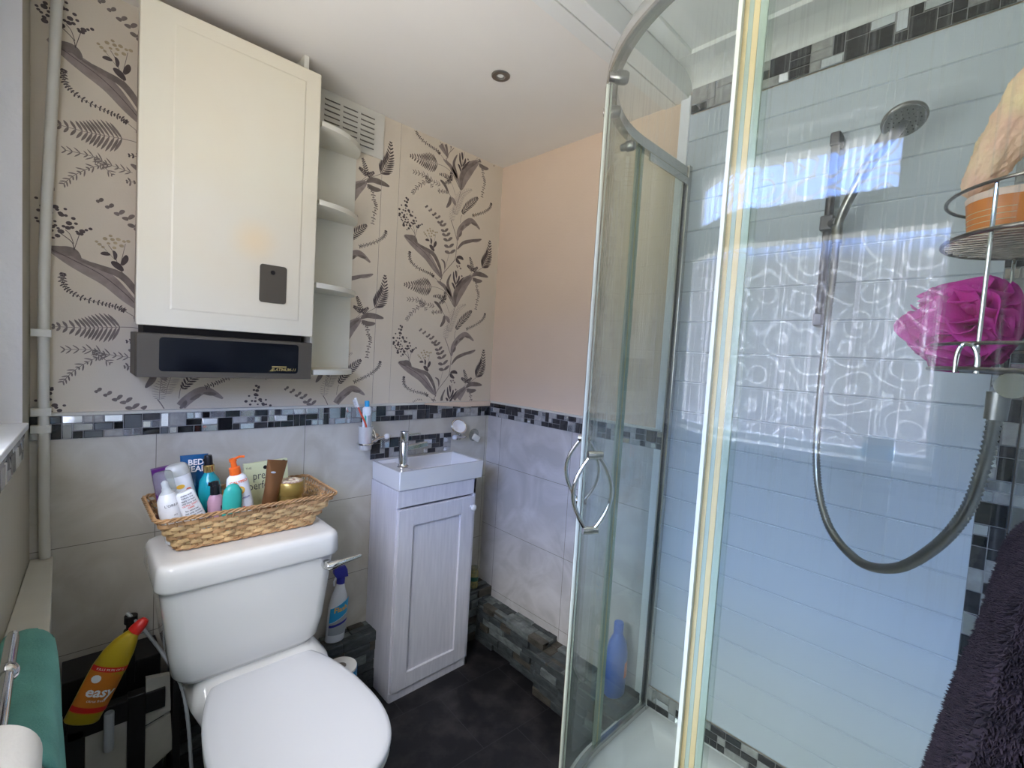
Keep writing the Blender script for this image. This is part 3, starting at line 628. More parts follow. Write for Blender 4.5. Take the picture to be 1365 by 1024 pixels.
t = thing('wall_heater', 'dark brown slim box heater with black glass front under the cream cupboard', 'heater', (.357, YB, 1.3))
x0, x1, z0, z1 = .134, .582, 1.238, 1.356
b = MB(); b.loft([[(x0 + .004, 1.728, z0), (x1 - .004, 1.728, z0), (x1 - .004, 1.728, z1), (x0 + .004, 1.728, z1)], [(x0 - .001, 1.56, z0 + .004), (x1 + .001, 1.56, z0 + .004), (x1 + .001, 1.56, z1), (x0 - .001, 1.56, z1)], [(x0 + .003, 1.546, z0), (x1 - .001, 1.546, z0), (x1 - .001, 1.546, z1 - .002), (x0 + .003, 1.546, z1 - .002)]])
b.box(.155, .565, 1.60, 1.728, z1 - .001, 1.383, 1)
b.build('casing', ['brown', 'black'], t, smooth=0, bevel=.0015)
R0 = rr(.361, 1.3005, .178, .0455, .009, 0, 5); b = MB(); b.loft([[(x, 1.547, z) for x, z, _ in R0], [(x, 1.5452, z) for x, z, _ in R0]]); b.build('front_glass', 'darkglass', t, smooth=30)
lt = lettering('PLATINUM-11', .0125, 'gold', t, (.496 - .357, 1.5445 - YB, 1.266 - 1.3), bold=.0002, shear=.25, sx=.95)
b = MB(); b.box(.462, .504, 1.5445, 1.5452, 1.2735, 1.2765); b.build('gold_rule', 'gold', t, smooth=0)
b = MB(); b.add([(.455, 1.5445, 1.261), (.466, 1.5445, 1.261), (.4645, 1.5445, 1.271)], [(0, 1, 2)]); b.build('gold_mark', 'gold', t, smooth=0, recalc=False)

t = thing('corner_shelf', 'cream open end shelves with rounded fronts fixed beside the wall cupboard', 'shelf', (.585, YB, 1.6))
b = MB(); b.box(.584, .785, YB - .008, YB - .001, 1.245, 2.07); b.build('back_panel', 'shelf', t, smooth=0)
b = MB(); b.box(.584, .592, 1.575, YB - .008, 1.245, 2.19); b.build('side_board', 'shelf', t, smooth=0)
for zt in (2.064, 1.818, 1.553, 1.268):
    pts = [(.592, YB - .008)] + [(.592 + .193 * math.sin(a), YB - .008 - .165 * math.cos(a)) for a in [k * PI / 2 / 14 for k in range(15)]]
    b = MB(); b.loft([[(x, y, zt - .017) for x, y in pts], [(x, y, zt) for x, y in pts]]); b.build('shelf_board', 'shelf', t, smooth=35, bevel=.001)

t = thing('air_vent', 'cream louvred air vent high on the papered wall beneath the ceiling', 'vent', (.745, YB, 2.165))
b = MB(); b.box(.60, .893, YB - .006, YB - .0005, 2.082, 2.2495); b.build('vent_plate', 'gloss', t, smooth=0, bevel=.001)
b = MB(); s2 = MB()
for ci in range(3):
    xa = .662 + ci * .0675
    for k in range(7):
        zz = 2.1 + .0185 * k + .006
        b.box(xa, xa + .055, YB - .0066, YB - .0058, zz - .001, zz + .0045)
        s2.add([(xa, YB - .006, zz + .005), (xa + .055, YB - .006, zz + .005), (xa + .055, YB - .014, zz - .0005), (xa, YB - .014, zz - .0005), (xa, YB - .006, zz + .0065), (xa + .055, YB - .006, zz + .0065), (xa + .055, YB - .0145, zz + .001), (xa, YB - .0145, zz + .001)],
               [(0, 1, 2, 3), (4, 7, 6, 5), (3, 2, 6, 7), (0, 3, 7, 4), (1, 5, 6, 2), (0, 4, 5, 1)])
b.build('slots', 'slotshade', t, smooth=0); s2.build('louvres', 'gloss', t, smooth=0)  # dark strips on the closed plate stand in for shade inside the slots

# pipe and boxing in the left corner
t = thing('heating_pipe', 'white painted vertical pipe running down the left corner beside the window', 'pipe', (-.036, 1.70, .745))
b = MB(); b.tube(smooth_pts([(-.034, 1.70, .746), (-.036, 1.70, 1.0), (-.036, 1.70, 1.5), (-.020, 1.70, 2.0), (-.012, 1.70, 2.249)], 6), .0115, 14); b.build('pipe', 'gloss', t)
for z in (1.338, 1.135, 1.09):
    b = MB(); b.box(-.061, -.022, 1.688, 1.712, z - .010, z + .010); b.build('pipe_clip', 'gloss', t, bevel=.002)
t = thing('pipe_boxing', 'low white painted boxing along the left wall with the pipe entering its top', 'boxing', (-.04, 1.35, 0))
b = MB(); b.add([(xw(1.712) + .002, 1.712, 0), (-.021, 1.712, 0), (-.021, 1.08, 0), (xw(1.08) + .002, 1.08, 0), (xw(1.712) + .002, 1.712, .73), (-.021, 1.712, .73), (-.021, 1.08, .73), (xw(1.08) + .002, 1.08, .73)],
   [(0, 1, 2, 3), (4, 7, 6, 5), (0, 4, 5, 1), (1, 5, 6, 2), (2, 6, 7, 3), (3, 7, 4, 0)]); b.build('side_board', 'gloss', t, smooth=0, bevel=.002)
b = MB(); b.add([(xw(1.712) + .001, 1.7125, .73), (-.018, 1.7125, .73), (-.018, 1.07, .73), (xw(1.07) + .001, 1.07, .73), (xw(1.712) + .001, 1.7125, .744), (-.018, 1.7125, .744), (-.018, 1.07, .744), (xw(1.07) + .001, 1.07, .744)],
   [(0, 1, 2, 3), (4, 7, 6, 5), (0, 4, 5, 1), (1, 5, 6, 2), (2, 6, 7, 3), (3, 7, 4, 0)]); b.build('top_board', 'gloss', t, smooth=0, bevel=.002)
# teal cloth over the boxing
b = MB(); rows = []
Y0, Y1 = .86, 1.30
sec = [(-.100, .56), (-.101, .70), (-.098, .752), (-.084, .766), (-.055, .770), (-.042, .769), (-.022, .762), (-.010, .742), (-.006, .70), (-.002, .60), (.004, .48), (.008, .36), (.010, .30)]
sec = [(v[0], v[2]) for v in smooth_pts([(a, 0, c) for a, c in sec], 3)]
N = 26
for i in range(N + 1):
    t_ = i / N; y = Y0 + (Y1 - Y0) * t_; e = max(0, (t_ - .72) / .28)
    row = []
    for j, (x, z) in enumerate(sec):
        yy = y; s_ = j / (len(sec) - 1)
        yy -= .05 * e * max(0, (s_ - .62)) / .38 * 0
        rd = .05 * (1 - math.sqrt(max(0, 1 - e * e)))
        row.append((max(x, xw(yy) + .006) + (-.3 * rd if s_ > .45 else 0) + .0015 * math.sin(30 * y + 9 * s_), yy, z - rd * .7 * (1 if s_ < .6 else .2)))
    rows.append(row)
b.grid(rows); o = b.build('hanging_towel', 'teal_towel', smooth=60, solid=.007)
tag(o, 'teal cloth draped over the white boxing at the left edge', 'towel')

# toilet roll and its chrome rail
t = thing('toilet_roll_holder', 'chrome rail toilet roll holder with ball joint on the left wall', 'roll holder', (-.05, .8, .9))
b = MB(); b.tube([(-.052, .962, .900), (-.052, .955, .900), (-.051, .60, .905)], [.0062, .0075, .0075], 16); b.lathe([(.0001, -.0005), (.0062, .0), (.0062, .004)], 16, T=Matrix.Translation((-.052, .962, .9)) @ Matrix.Rotation(-PI / 2, 4, 'X')); b.build('rod', 'chrome', t)
b = MB(); b.lathe([(.001, -.0125), (.007, -.011), (.0115, -.006), (.0125, 0), (.0115, .006), (.007, .011), (.001, .0125)], 24, T=Matrix.Translation((-.052, .86, .9)) @ Matrix.Rotation(PI / 2, 4, 'X')); b.build('ball_joint', 'chrome', t)
b = MB(); b.tube([(-.052, .845, .9), (-.075, .845, .888), (xw(.845) + .001, .845, .885)], .006, 12); b.lathe([(.0001, 0), (.018, 0), (.018, .004), (.008, .008)], 20, T=Matrix.Translation((xw(.845) + .0005, .845, .885)) @ Matrix.Rotation(PI / 2, 4, 'Y')); b.build('wall_bracket', 'chrome', t)
b = MB(); b.lathe([(.020, .60), (.0445, .60), (.0455, .603), (.0455, .697), (.0445, .70), (.020, .70), (.019, .69), (.019, .61), (.020, .60)], 40, T=Matrix(((1, 0, 0, -.0605), (0, 0, 1, 0), (0, 1, 0, .8855), (0, 0, 0, 1))), caps=False)
t = thing('toilet_roll', 'white toilet roll on the chrome rail in the bottom left corner', 'toilet roll', (-.0605, .65, .8855)); b.build('paper', 'paperroll', t)
b = MB(); b.lathe([(.0178, .602), (.019, .602), (.019, .698), (.0178, .698), (.0178, .602)], 30, T=Matrix(((1, 0, 0, -.0605), (0, 0, 1, 0), (0, 1, 0, .8855), (0, 0, 0, 1))), caps=False); b.build('core', 'card', t)

# boxed pipework behind the toilet: black frame, old tiles, stub pipe
t = thing('boxed_pipework', 'black painted pipework frame with old white tiles in the left corner behind the toilet', 'boxing', (.12, 1.55, 0))
b = MB(); b.box(.002, .205, 1.52, 1.712, 0, .35); b.box(.008, .205, 1.505, 1.53, .335, .392); b.box(.002, .04, 1.505, 1.53, 0, .36); b.box(.125, .162, 1.50, 1.53, 0, .40); b.box(.222, .24, 1.50, 1.60, 0, .40); b.box(.0, .205, 1.60, 1.712, .35, .44); b.build('frame', 'darkpipe', t, smooth=0, bevel=.002)
b = MB(); b.box(.042, .124, 1.508, 1.522, .02, .335); b.build('tile_panel', 'dirty', t, smooth=0, bevel=.0015)
b = MB(); b.add([(.163, 1.51, .30), (.218, 1.51, .315), (.215, 1.51, .42), (.163, 1.51, .43), (.163, 1.525, .30), (.218, 1.525, .315), (.215, 1.525, .42), (.163, 1.525, .43)], [(0, 1, 2, 3), (4, 7, 6, 5), (0, 4, 5, 1), (1, 5, 6, 2), (2, 6, 7, 3), (3, 7, 4, 0)])
b.add([(.163, 1.51, .16), (.224, 1.51, .20), (.218, 1.51, .305), (.163, 1.51, .29), (.163, 1.525, .16), (.224, 1.525, .20), (.218, 1.525, .305), (.163, 1.525, .29)], [(0, 1, 2, 3), (4, 7, 6, 5), (0, 4, 5, 1), (1, 5, 6, 2), (2, 6, 7, 3), (3, 7, 4, 0)]); b.build('tile_panel', 'dirty', t, smooth=0)
b = MB(); b.lathe([(.0105, 0), (.0105, .098), (.0095, .1), (.008, .1), (.008, .01)], 20, T=Matrix.Translation((.087, 1.494, .285)), caps=True); b.build('stub_pipe', 'grey', t)
b = MB(); b.tube([(.137, 1.60, .38), (.137, 1.60, .56)], .0105, 14); b.tube([(.137, 1.60, .52), (.137, 1.60, .535)], .016, 14); b.tube([(.137, 1.60, .555), (.137, 1.60, .575)], .015, 14); b.build('black_pipe', 'darkpipe', t)
b = MB(); b.tube(smooth_pts([(.128, 1.60, .585), (.16, 1.58, .54), (.20, 1.55, .47), (.235, 1.48, .40), (.245, 1.43, .32), (.25, 1.40, .2)], 10), [.0042 + .0006 * (k % 2) for k in range(51)], 10); b.build('braided_hose', 'grey', t)
# yellow cleaner bottle leaning right
t = thing('cleaner_bottle', 'yellow toilet cleaner bottle with red cap leaning in the left corner', 'bottle', (.034, 1.485, .395), (0, math.radians(24), 0))
b = MB(); rg = []
for z, rx, ry, cx in ((0, .033, .018, 0), (.004, .036, .021, 0), (.08, .037, .022, 0), (.13, .037, .023, .001), (.165, .033, .022, .003), (.19, .026, .019, .006), (.205, .018, .016, .010), (.214, .0145, .0145, .0135)):
    rg.append([(cx + rx * math.cos(a), ry * math.sin(a), z) for a in [2 * PI * k / 28 for k in range(28)]])
b.loft(rg); b.build('bottle_body', 'yellow', t, world=False, smooth=60)
b = MB(); T = Matrix.Translation((.0135, 0, .214)) @ Matrix.Rotation(.35, 4, 'Y'); b.lathe([(.0155, 0), (.0155, .012), (.013, .026), (.0085, .035), (.0001, .037)], 22, T=T); b.build('cap', 'red', t, world=False)
W_ = (.0376, .0226)
patch([(-.0365, .028), (.0365, .028), (.0365, .132), (-.0365, .132)], 'lorange', t, W_)
patch([(-.0367, .030), (.0367, .030), (.0367, .042), (-.0367, .042)], 'red', t, (.0379, .0229), 'red_stripe'); patch([(-.0367, .125), (.0367, .125), (.0367, .137), (-.0367, .137)], 'red', t, (.0382, .0232), 'red_stripe')
lettering('easy', .033, 'txtw', t, (.003, 0, .078), (.0385, .0235), bold=.0008, tilt=.0)
lettering('KILLS 99.9% OF G', .0075, 'txtw', t, (0, 0, .131), (.039, .0240))
patch([(-.019 + .0095 * math.cos(k * PI / 6), .108 + .0095 * math.sin(k * PI / 6)) for k in range(12)], 'txtw', t, (.0382, .0232), 'round_emblem')
lettering('citrus fresh', .0085, 'txtw', t, (.003, 0, .058), (.0385, .0235))

# ------------------------------------------------------------------ toilet
CX = .412
t = thing('toilet', 'white close coupled toilet with its lid down and a chrome flush lever', 'toilet', (CX, 1.3, 0))
b = MB(); cxT = .388
ring = []
for z, hx, y0, y1, r in ((.452, .150, 1.40, 1.58, .04), (.455, .172, 1.375, 1.59, .045), (.475, .184, 1.362, 1.595, .045), (.53, .194, 1.357, 1.598, .04), (.735, .218, 1.350, 1.60, .04)):
    ring.append(rr(cxT, (y0 + y1) / 2, hx, (y1 - y0) / 2, r, z, 8))
b.loft(ring); b.build('cistern', 'ceramic', t, smooth=50)
b = MB(); ring = []
for z, ex, r in ((.724, .002, .04), (.7245, .007, .040), (.731, .0095, .040), (.770, .007, .038), (.781, .0045, .036), (.787, .0, .033), (.790, -.007, .030), (.7905, -.022, .03)):
    ring.append(rr(cxT, 1.475, .2185 + ex, .127 + ex, r, z, 8))
b.loft(ring); b.build('cistern_lid', 'ceramic', t, smooth=50)
# bowl
def dshape(sx, yb, yfr, n=5):
    P = [(.0, yb), (.106, yb), (.140, yb - .03), (.171, yb - .13), (.186, yb - .25), (.183, yb - .36), (.150, yb - .445), (.085, yb - .497), (0, yb - .512)]
    sc = (yb - yfr) / .512
    P = [(x * sx / .19, yb + (y - yb) * sc) for x, y in P]; full = P + [(-x, y) for x, y in P[-2:0:-1]]
    return [(CX + v[0], v[1]) for v in smooth_pts([(x, y, 0) for x, y in full], n, True)]
b = MB(); ring = []
for z, s_, yb, yf_ in ((0, .105, 1.40, 1.02), (.012, .10, 1.40, 1.03), (.10, .092, 1.40, 1.06), (.20, .105, 1.40, 1.03), (.28, .145, 1.40, .96), (.35, .175, 1.39, .90), (.392, .184, 1.385, .875), (.402, .182, 1.385, .877)):
    ring.append([(x, y, z) for x, y in dshape(s_, yb, yf_)])
b.loft(ring)
b.loft([rr(CX + .004, 1.46, .10, .14, .03, 0, 5), rr(CX + .004, 1.46, .095, .14, .03, .2, 5), rr(CX + .004, 1.465, .155, .135, .03, .34, 5), rr(CX + .004, 1.465, .178, .135, .035, .392, 5), rr(CX + .004, 1.465, .174, .13, .035, .41, 5), rr(CX - .01, 1.485, .15, .11, .035, .453, 5)])
b.build('bowl', 'ceramic', t, smooth=50)
b = MB(); b.loft([[(x, y, z) for x, y in dshape(s_, 1.372 - e, .858 + e)] for z, s_, e in ((.402, .186, .004), (.404, .1895, 0), (.416, .1895, 0), (.419, .187, .003))]); b.build('seat', mat('seat_plastic', (.74, .74, .66), .3), t, smooth=50)
b = MB(); b.loft([[(x, y, z) for x, y in dshape(s_, 1.372 - e, .856 + e)] for z, s_, e in ((.4195, .187, .003), (.421, .191, 0), (.430, .1915, -.001), (.4355, .189, .002), (.439, .180, .012), (.4415, .15, .04), (.4425, .09, .1), (.443, .03, .2))]); b.build('seat_cover', 'plastic', t, smooth=60)
for sx in (-.08, .08): b = MB(); b.tube([(CX + sx - .018, 1.376, .425), (CX + sx + .018, 1.376, .425)], .011, 14); b.build('hinge', 'plastic', t)
b = MB(); b.lathe([(.0001, -.018), (.010, -.016), (.014, -.008), (.015, 0), (.012, .008)], 20, T=Matrix.Translation((.568, 1.337, .700)) @ Matrix.Rotation(PI / 2, 4, 'X'))
b.tube([(.566, 1.324, .698), (.58, 1.319, .701), (.60, 1.316, .706), (.64, 1.312, .711), (.662, 1.310, .714)], [.012, .013, .0095, .0068, .0055], 14); b.build('flush_lever', 'chrome', t, smooth=60)

# ------------------------------------------------------------------ washbasin and its cupboard
t = thing('basin_cabinet', 'narrow whitewashed wooden cupboard with one panelled door under the small basin', 'cabinet', (1.085, 1.61, 0))
b = MB(); b.box(.898, .914, 1.512, YB - TT - .003, 0, .824); b.box(1.258, 1.274, 1.512, YB - TT - .003, 0, .824); b.box(.914, 1.258, 1.60, YB - TT - .003, .04, .824); b.box(.90, 1.274, 1.506, 1.524, .760, .824); b.box(.90, 1.274, 1.506, 1.524, 0, .036); b.box(1.262, 1.274, 1.506, 1.524, 0, .824)
b.build('body', 'wood', t, smooth=0, bevel=.0012)
b = MB(); dz0, dz1, dx0, dx1, y0 = .039, .752, .903, 1.260, 1.4985
b.box(dx0, dx0 + .064, y0, y0 + .018, dz0, dz1); b.box(dx1 - .064, dx1, y0, y0 + .018, dz0, dz1); b.box(dx0 + .064, dx1 - .064, y0, y0 + .018, dz0, dz0 + .06); b.box(dx0 + .064, dx1 - .064, y0, y0 + .018, dz1 - .068, dz1)
dr = b.build('door', 'wood', t, smooth=0, bevel=.0012)
b = MB(); b.box(dx0 + .062, dx1 - .062, y0 + .010, y0 + .016, dz0 + .058, dz1 - .066); b.build('door_panel', 'wood', dr, smooth=0)
b = MB(); b.lathe([(.007, 0), (.006, .006), (.010, .010), (.0135, .016), (.0125, .023), (.007, .027), (.0001, .028)], 20, T=Matrix.Translation((1.246, y0, .708)) @ Matrix.Rotation(PI / 2, 4, 'X')); b.build('knob', 'ceramic', dr)
for z in (.64, .11):
    b = MB(); b.box(.9015, .905, 1.4965, 1.5, z - .022, z + .022); b.build('hinge', 'plastic', dr, bevel=.0005)

t = thing('wash_basin', 'small rectangular white ceramic hand basin on the whitewashed cupboard', 'basin', (1.1, 1.61, .825))
b = MB(); x0, x1, y0, y1, zt = .897, 1.303, 1.498, YB - TT - .002, .899
def bh(x, y):
    wx = min(1, max(0, min((x - x0 - .016) / .004, (x1 - .016 - x) / .012))); wy = min(1, max(0, min((y - y0 - .013) / .008, (y1 - .012 - y) / .006)))
    w_ = min(wx, wy); w_ = w_ * w_ * (3 - 2 * w_); dp = .012 + .043 * (lambda q: q * q * (3 - 2 * q))(min(1, max(0, (x - .985) / .05)))
    return zt - dp * w_
nx, ny = 110, 60; rows = []
for i in range(nx + 1):
    x = x0 + (x1 - x0) * i / nx; rows.append([(x, y0 + (y1 - y0) * j / ny, bh(x, y0 + (y1 - y0) * j / ny)) for j in range(ny + 1)])
b.grid(rows); b.add([(x0, y0, zt), (x1, y0, zt), (x1, y1, zt), (x0, y1, zt), (x0 + .003, y0 + .003, .8255), (x1 - .003, y0 + .003, .8255), (x1 - .003, y1, .8255), (x0 + .003, y1, .8255)], [(0, 4, 5, 1), (1, 5, 6, 2), (2, 6, 7, 3), (3, 7, 4, 0), (4, 7, 6, 5)])
o = b.build('bowl', 'ceramic', t, smooth=40)
bm = bmesh.new(); bm.from_mesh(o.data); bmesh.ops.remove_doubles(bm, verts=bm.verts, dist=1e-5); bm.to_mesh(o.data); bm.free()
o2 = o.modifiers.new('bevel', 'BEVEL'); o2.width = .005; o2.segments = 3; o2.limit_method = 'ANGLE'; o2.angle_limit = math.radians(60)
b = MB(); b.lathe([(.0001, .8445), (.019, .8445), (.021, .8465)], 24, cx=1.20, cy=1.61); b.build('waste', 'chrome', t)

t = thing('mixer_tap', 'chrome single lever mixer tap standing on the small basin', 'tap', (.979, 1.615, .887))
b = MB(); b.lathe([(.023, 0), (.0225, .004), (.0185, .008), (.0175, .012), (.0175, .098), (.0165, .1)], 28); b.build('tap_body', 'chrome', t, world=False)
b = MB(); b.lathe([(.0165, .103), (.0175, .105), (.0175, .138), (.0165, .1415), (.012, .1425), (.0001, .143)], 28); b.build('tap_head', 'chrome', t, world=False)
b = MB(); b.tube([(.012, -.002, .128), (.030, -.006, .129), (.066, -.013, .131)], .0042, 12); b.build('lever', 'chrome', t, world=False)
b = MB(); T = Matrix.Rotation(math.radians(-10), 4, 'Z'); b.box(.012, .112, -.0115, .0115, .062, .082, T=T @ Matrix.Translation((0, 0, 0)) @ Matrix.Rotation(math.radians(-8), 4, 'Y')); b.build('spout', 'chrome', t, world=False, bevel=.004)

# ------------------------------------------------------------------ bathroom fittings over the basin
YT = YB - TT - .001
def rosette(x, z, y=YT): b_ = MB(); b_.lathe([(.019, 0), (.019, .004), (.010, .010), (.006, .014)], 22, T=Matrix.Translation((x, y, z)) @ Matrix.Rotation(PI / 2, 4, 'X')); return b_
def ball(x, y, z, r, sx=1.): b_ = MB(); b_.lathe([(r * math.sin(a) + .00005, -r * math.cos(a)) for a in [PI * k / 10 for k in range(11)]], 18, T=Matrix.Translation((x, y, z)) @ Matrix.Diagonal((sx, 1, 1, 1))); return b_
t = thing('tumbler_holder', 'chrome wall tumbler holder with white ceramic knob left of the tap', 'tumbler holder', (.9, YT, 1.0))
b = MB(); b.tube([(.834 + .0285 * math.cos(a), 1.655 + .0285 * math.sin(a), .985) for a in [2 * PI * k / 30 for k in range(30)]], .0032, 8, closed=True); b.build('ring', 'chrome', t)
b = MB(); b.tube([(.861, 1.662, .985), (.885, 1.675, .990), (.905, 1.685, .995), (.930, 1.688, .998)], [.004, .005, .0075, .005], 12); b.tube(smooth_pts([(.893, 1.682, .993), (.893, 1.700, 1.02), (.880, 1.712, 1.035), (.865, 1.712, 1.04)], 5), .003, 8); b.build('arm', 'chrome', t)
rosette(.905, .993).build('wall_rosette', 'chrome', t); ball(.943, 1.688, .999, .0115, 1.1).build('end_knob', 'ceramic', t); ball(.958, 1.688, .9995, .005).build('finial', 'chrome', t)
t = thing('toothbrush_tumbler', 'frosted glass tumbler held in the chrome ring by the splash tiles', 'tumbler', (.834, 1.655, .962))
b = MB(); b.lathe([(.0001, 0), (.0225, 0), (.024, .003), (.0265, .09), (.0252, .09), (.0225, .006), (.0001, .006)], 30, caps=False); b.build('cup', 'frost', t, world=False, smooth=60)
t = thing('toothpaste_tube', 'upright pale toothpaste tube standing cap up in the frosted tumbler', 'toothpaste', (.839, 1.651, .972), (0, math.radians(-2), 0))
b = MB(); b.loft([[(rx * math.cos(a), ry * math.sin(a), z) for a in [2 * PI * k / 22 for k in range(22)]] for z, rx, ry in ((0, .019, .001), (.03, .0185, .006), (.12, .018, .013), (.150, .017, .015), (.156, .009, .009))]); b.build('tube_body', 'toothp', t, world=False, smooth=60)
b = MB(); b.lathe([(.009, .156), (.009, .174), (.008, .178), (.0001, .179)], 18); b.build('cap', 'cyan', t, world=False)
patch([(-.014, .06), (-.008, .06), (-.008, .145), (-.014, .145)], 'tealg', t, (.0186, .0125), 'green_stripe')
patch([(-.004, .06), (.012, .06), (.012, .145), (-.004, .145)], 'grey', t, (.0186, .0128), 'blue_grey_print')
t = thing('toothbrush', 'red and white toothbrush leaning left in the frosted tumbler', 'toothbrush', (.835, 1.64, .97))
b = MB(); b.tube(smooth_pts([(.006, 0, 0), (-.002, .001, .05), (-.010, .002, .095), (-.030, .004, .135), (-.042, .005, .165)], 5), [.005 - .0023 * k / 20 for k in range(21)], 10); b.build('handle', 'txtr', t, world=False)
b = MB(); b.tube([(-.040, .005, .158), (-.052, .006, .192)], .0045, 10); hd = b.build('brush_head', 'txtw', t, world=False)
b = MB(); T = Matrix.Translation((-.046, .0, .175)) @ Matrix.Rotation(-.34, 4, 'Y')
for i in range(6): b.box(-.012, -.002, 0, .008, -.014 + i * .005, -.0108 + i * .005, T=T)
b.build('bristles', 'white', hd, world=False, smooth=0)
t = thing('soap_dish_holder', 'chrome wall soap dish with white ceramic bowl right of the tap', 'soap dish', (1.33, YT, .97))
T = Matrix.Translation((1.288, 1.665, 1.022)) @ Matrix.Rotation(math.radians(55), 4, 'X') @ Matrix.Rotation(math.radians(-12), 4, 'Y') @ Matrix.Scale(1.15, 4)
b = MB(); b.tube([(.029 * math.cos(a), .029 * math.sin(a), 0) for a in [2 * PI * k / 30 for k in range(30)]], .004, 8, closed=True, T=T); b.build('ring', 'chrome', t)
b = MB(); b.lathe([(.0001, -.012), (.016, -.011), (.025, -.004), (.027, .003), (.025, .003), (.014, -.007), (.0001, -.008)], 28, T=T, caps=False); b.build('dish', 'ceramic', t, smooth=60)
b = MB(); b.tube([(1.300, 1.675, 1.005), (1.312, 1.685, .988), (1.322, 1.690, .972)], [.0035, .004, .006], 10); b.tube([(1.297, 1.690, .968), (1.345, 1.690, .968)], [.006, .006], 12); b.tube([(1.345, 1.690, .968), (1.352, 1.690, .968)], [.008, .003], 12); b.build('arm', 'chrome', t)
rosette(1.325, .968).build('wall_rosette', 'chrome', t); ball(1.286, 1.690, .968, .0115, 1.1).build('end_knob', 'ceramic', t)
t = thing('suction_soap_holder', 'clear suction disc stuck on the tiles beside the corner', 'soap holder', (1.418, YT, .967))
b = MB(); b.lathe([(.030, 0), (.028, .002), (.010, .007), (.006, .014), (.0001, .014)], 30, T=Matrix.Rotation(PI / 2, 4, 'X')); b.build('suction_cup', 'clear', t, world=False)
b = MB(); b.tube([(0, -.012, 0), (-.004, -.018, .012), (-.012, -.018, .014), (-.014, -.022, .004)], .002, 8); b.build('hook', 'satin', t, world=False)
t = MB(); t.box(-.019, .019, -.034, -.016, -.014, .014, T=Matrix.Translation((1.412, YT, .957)) @ Matrix.Rotation(math.radians(32), 4, 'Y')); o = t.build('soap_bar', 'soap', bevel=.005, seg=3)
tag(o, 'small tilted cream soap bar held on the clear suction disc', 'soap')

# small things on the slate ledge and floor
t = thing('spray_cleaner', 'white spray cleaner bottle with blue label on the ledge behind the flush lever', 'bottle', (.748, 1.665, .236), (0, math.radians(4), 0))
b = MB(); b.loft([[(rx * math.cos(a), ry * math.sin(a), z) for a in [2 * PI * k / 26 for k in range(26)]] for z, rx, ry in ((0, .034, .022), (.004, .037, .024), (.13, .036, .024), (.17, .030, .021), (.20, .019, .016), (.222, .013, .013))]); b.build('bottle_body', 'white', t, world=False, smooth=60)
b = MB(); b.lathe([(.015, .218), (.015, .238), (.013, .242)], 18); b.loft([[(-.020, -.009, .242), (.024, -.009, .242), (.024, .009, .242), (-.020, .009, .242)], [(-.032, -.009, .262), (.018, -.009, .270), (.018, .009, .270), (-.032, .009, .262)], [(-.032, -.006, .278), (.010, -.006, .284), (.010, .006, .284), (-.032, .006, .278)]]); b.build('spray_head', 'txtb', t, world=False)
b = MB(); b.tube([(-.02, 0, .243), (-.026, 0, .228), (-.024, 0, .212)], .004, 8); b.build('trigger', 'white', t, world=False)
patch([(-.034, .075), (.034, .11), (.034, .165), (-.034, .130)], 'cyan', t, (.0378, .0248)); patch([(-.034, .03), (.034, .03), (.034, .108), (-.034, .073)], 'grey', t, (.0378, .0248), 'grey_print')
lettering('Flash', .026, 'sun', t, (.0, 0, .128), (.0385, .0258), bold=.0006, tilt=.2, shear=.2)
patch([(-.034, .058), (.034, .074), (.034, .083), (-.034, .067)], 'txtb', t, (.038, .025), 'navy_stripe')
t = thing('kitchen_roll', 'paper roll in bright blue wrapping standing on the floor beside the toilet', 'paper roll', (.690, 1.475, .001))
b = MB(); b.lathe([(.017, .26), (.045, .26), (.0515, .257), (.0515, .0), (.017, 0), (.017, .26)], 36, caps=False); b.build('paper', 'paperroll', t, world=False)
b = MB(); b.lathe([(.0535, .252), (.0535, .0)], 36, caps=False); b.build('wrapper', 'pack', t, world=False)
b = MB(); b.lathe([(.0165, .259), (.0165, .002), (.0001, .002)], 24, caps=False); b.build('core', 'card', t, world=False)
t = thing('glass_jar', 'small glass jar with dark green label on the ledge in the far corner', 'jar', (1.425, 1.662, .237))
b = MB(); b.lathe([(.0001, 0), (.020, 0), (.021, .003), (.021, .075), (.017, .085), (.017, .10), (.0001, .10)], 22); b.build('jar_body', mat('jar_contents', (.45, .36, .12), .2, var=.6, vscale=60, vcol=(.12, .16, .10)), t, world=False)
b = MB(); b.lathe([(.0185, .088), (.0185, .101), (.0001, .102)], 22); b.build('lid', 'clear', t, world=False)
b = MB(); b.lathe([(.0214, .035), (.0214, .055)], 22, caps=False); b.build('label_print', 'jade2', t, world=False)
t = thing('blue_bottle', 'large bright blue bottle on the slate ledge seen through the end glass', 'bottle', (1.435, .865, .168))
b = MB(); b.loft([[(rx * math.cos(a), ry * math.sin(a), z) for a in [2 * PI * k / 26 for k in range(26)]] for z, rx, ry in ((0, .040, .030), (.005, .044, .033), (.15, .046, .034), (.19, .036, .028), (.215, .018, .018), (.225, .014, .014))]); b.build('bottle_body', 'blueb', t, world=False, smooth=60)
b = MB(); b.lathe([(.017, .225), (.017, .258), (.015, .262), (.0001, .263)], 18); b.build('cap', 'blueb', t, world=False)
patch([(.0, .07), (.034, .07), (.034, .125), (.0, .125)], 'orange', t, (.0468, .0348))
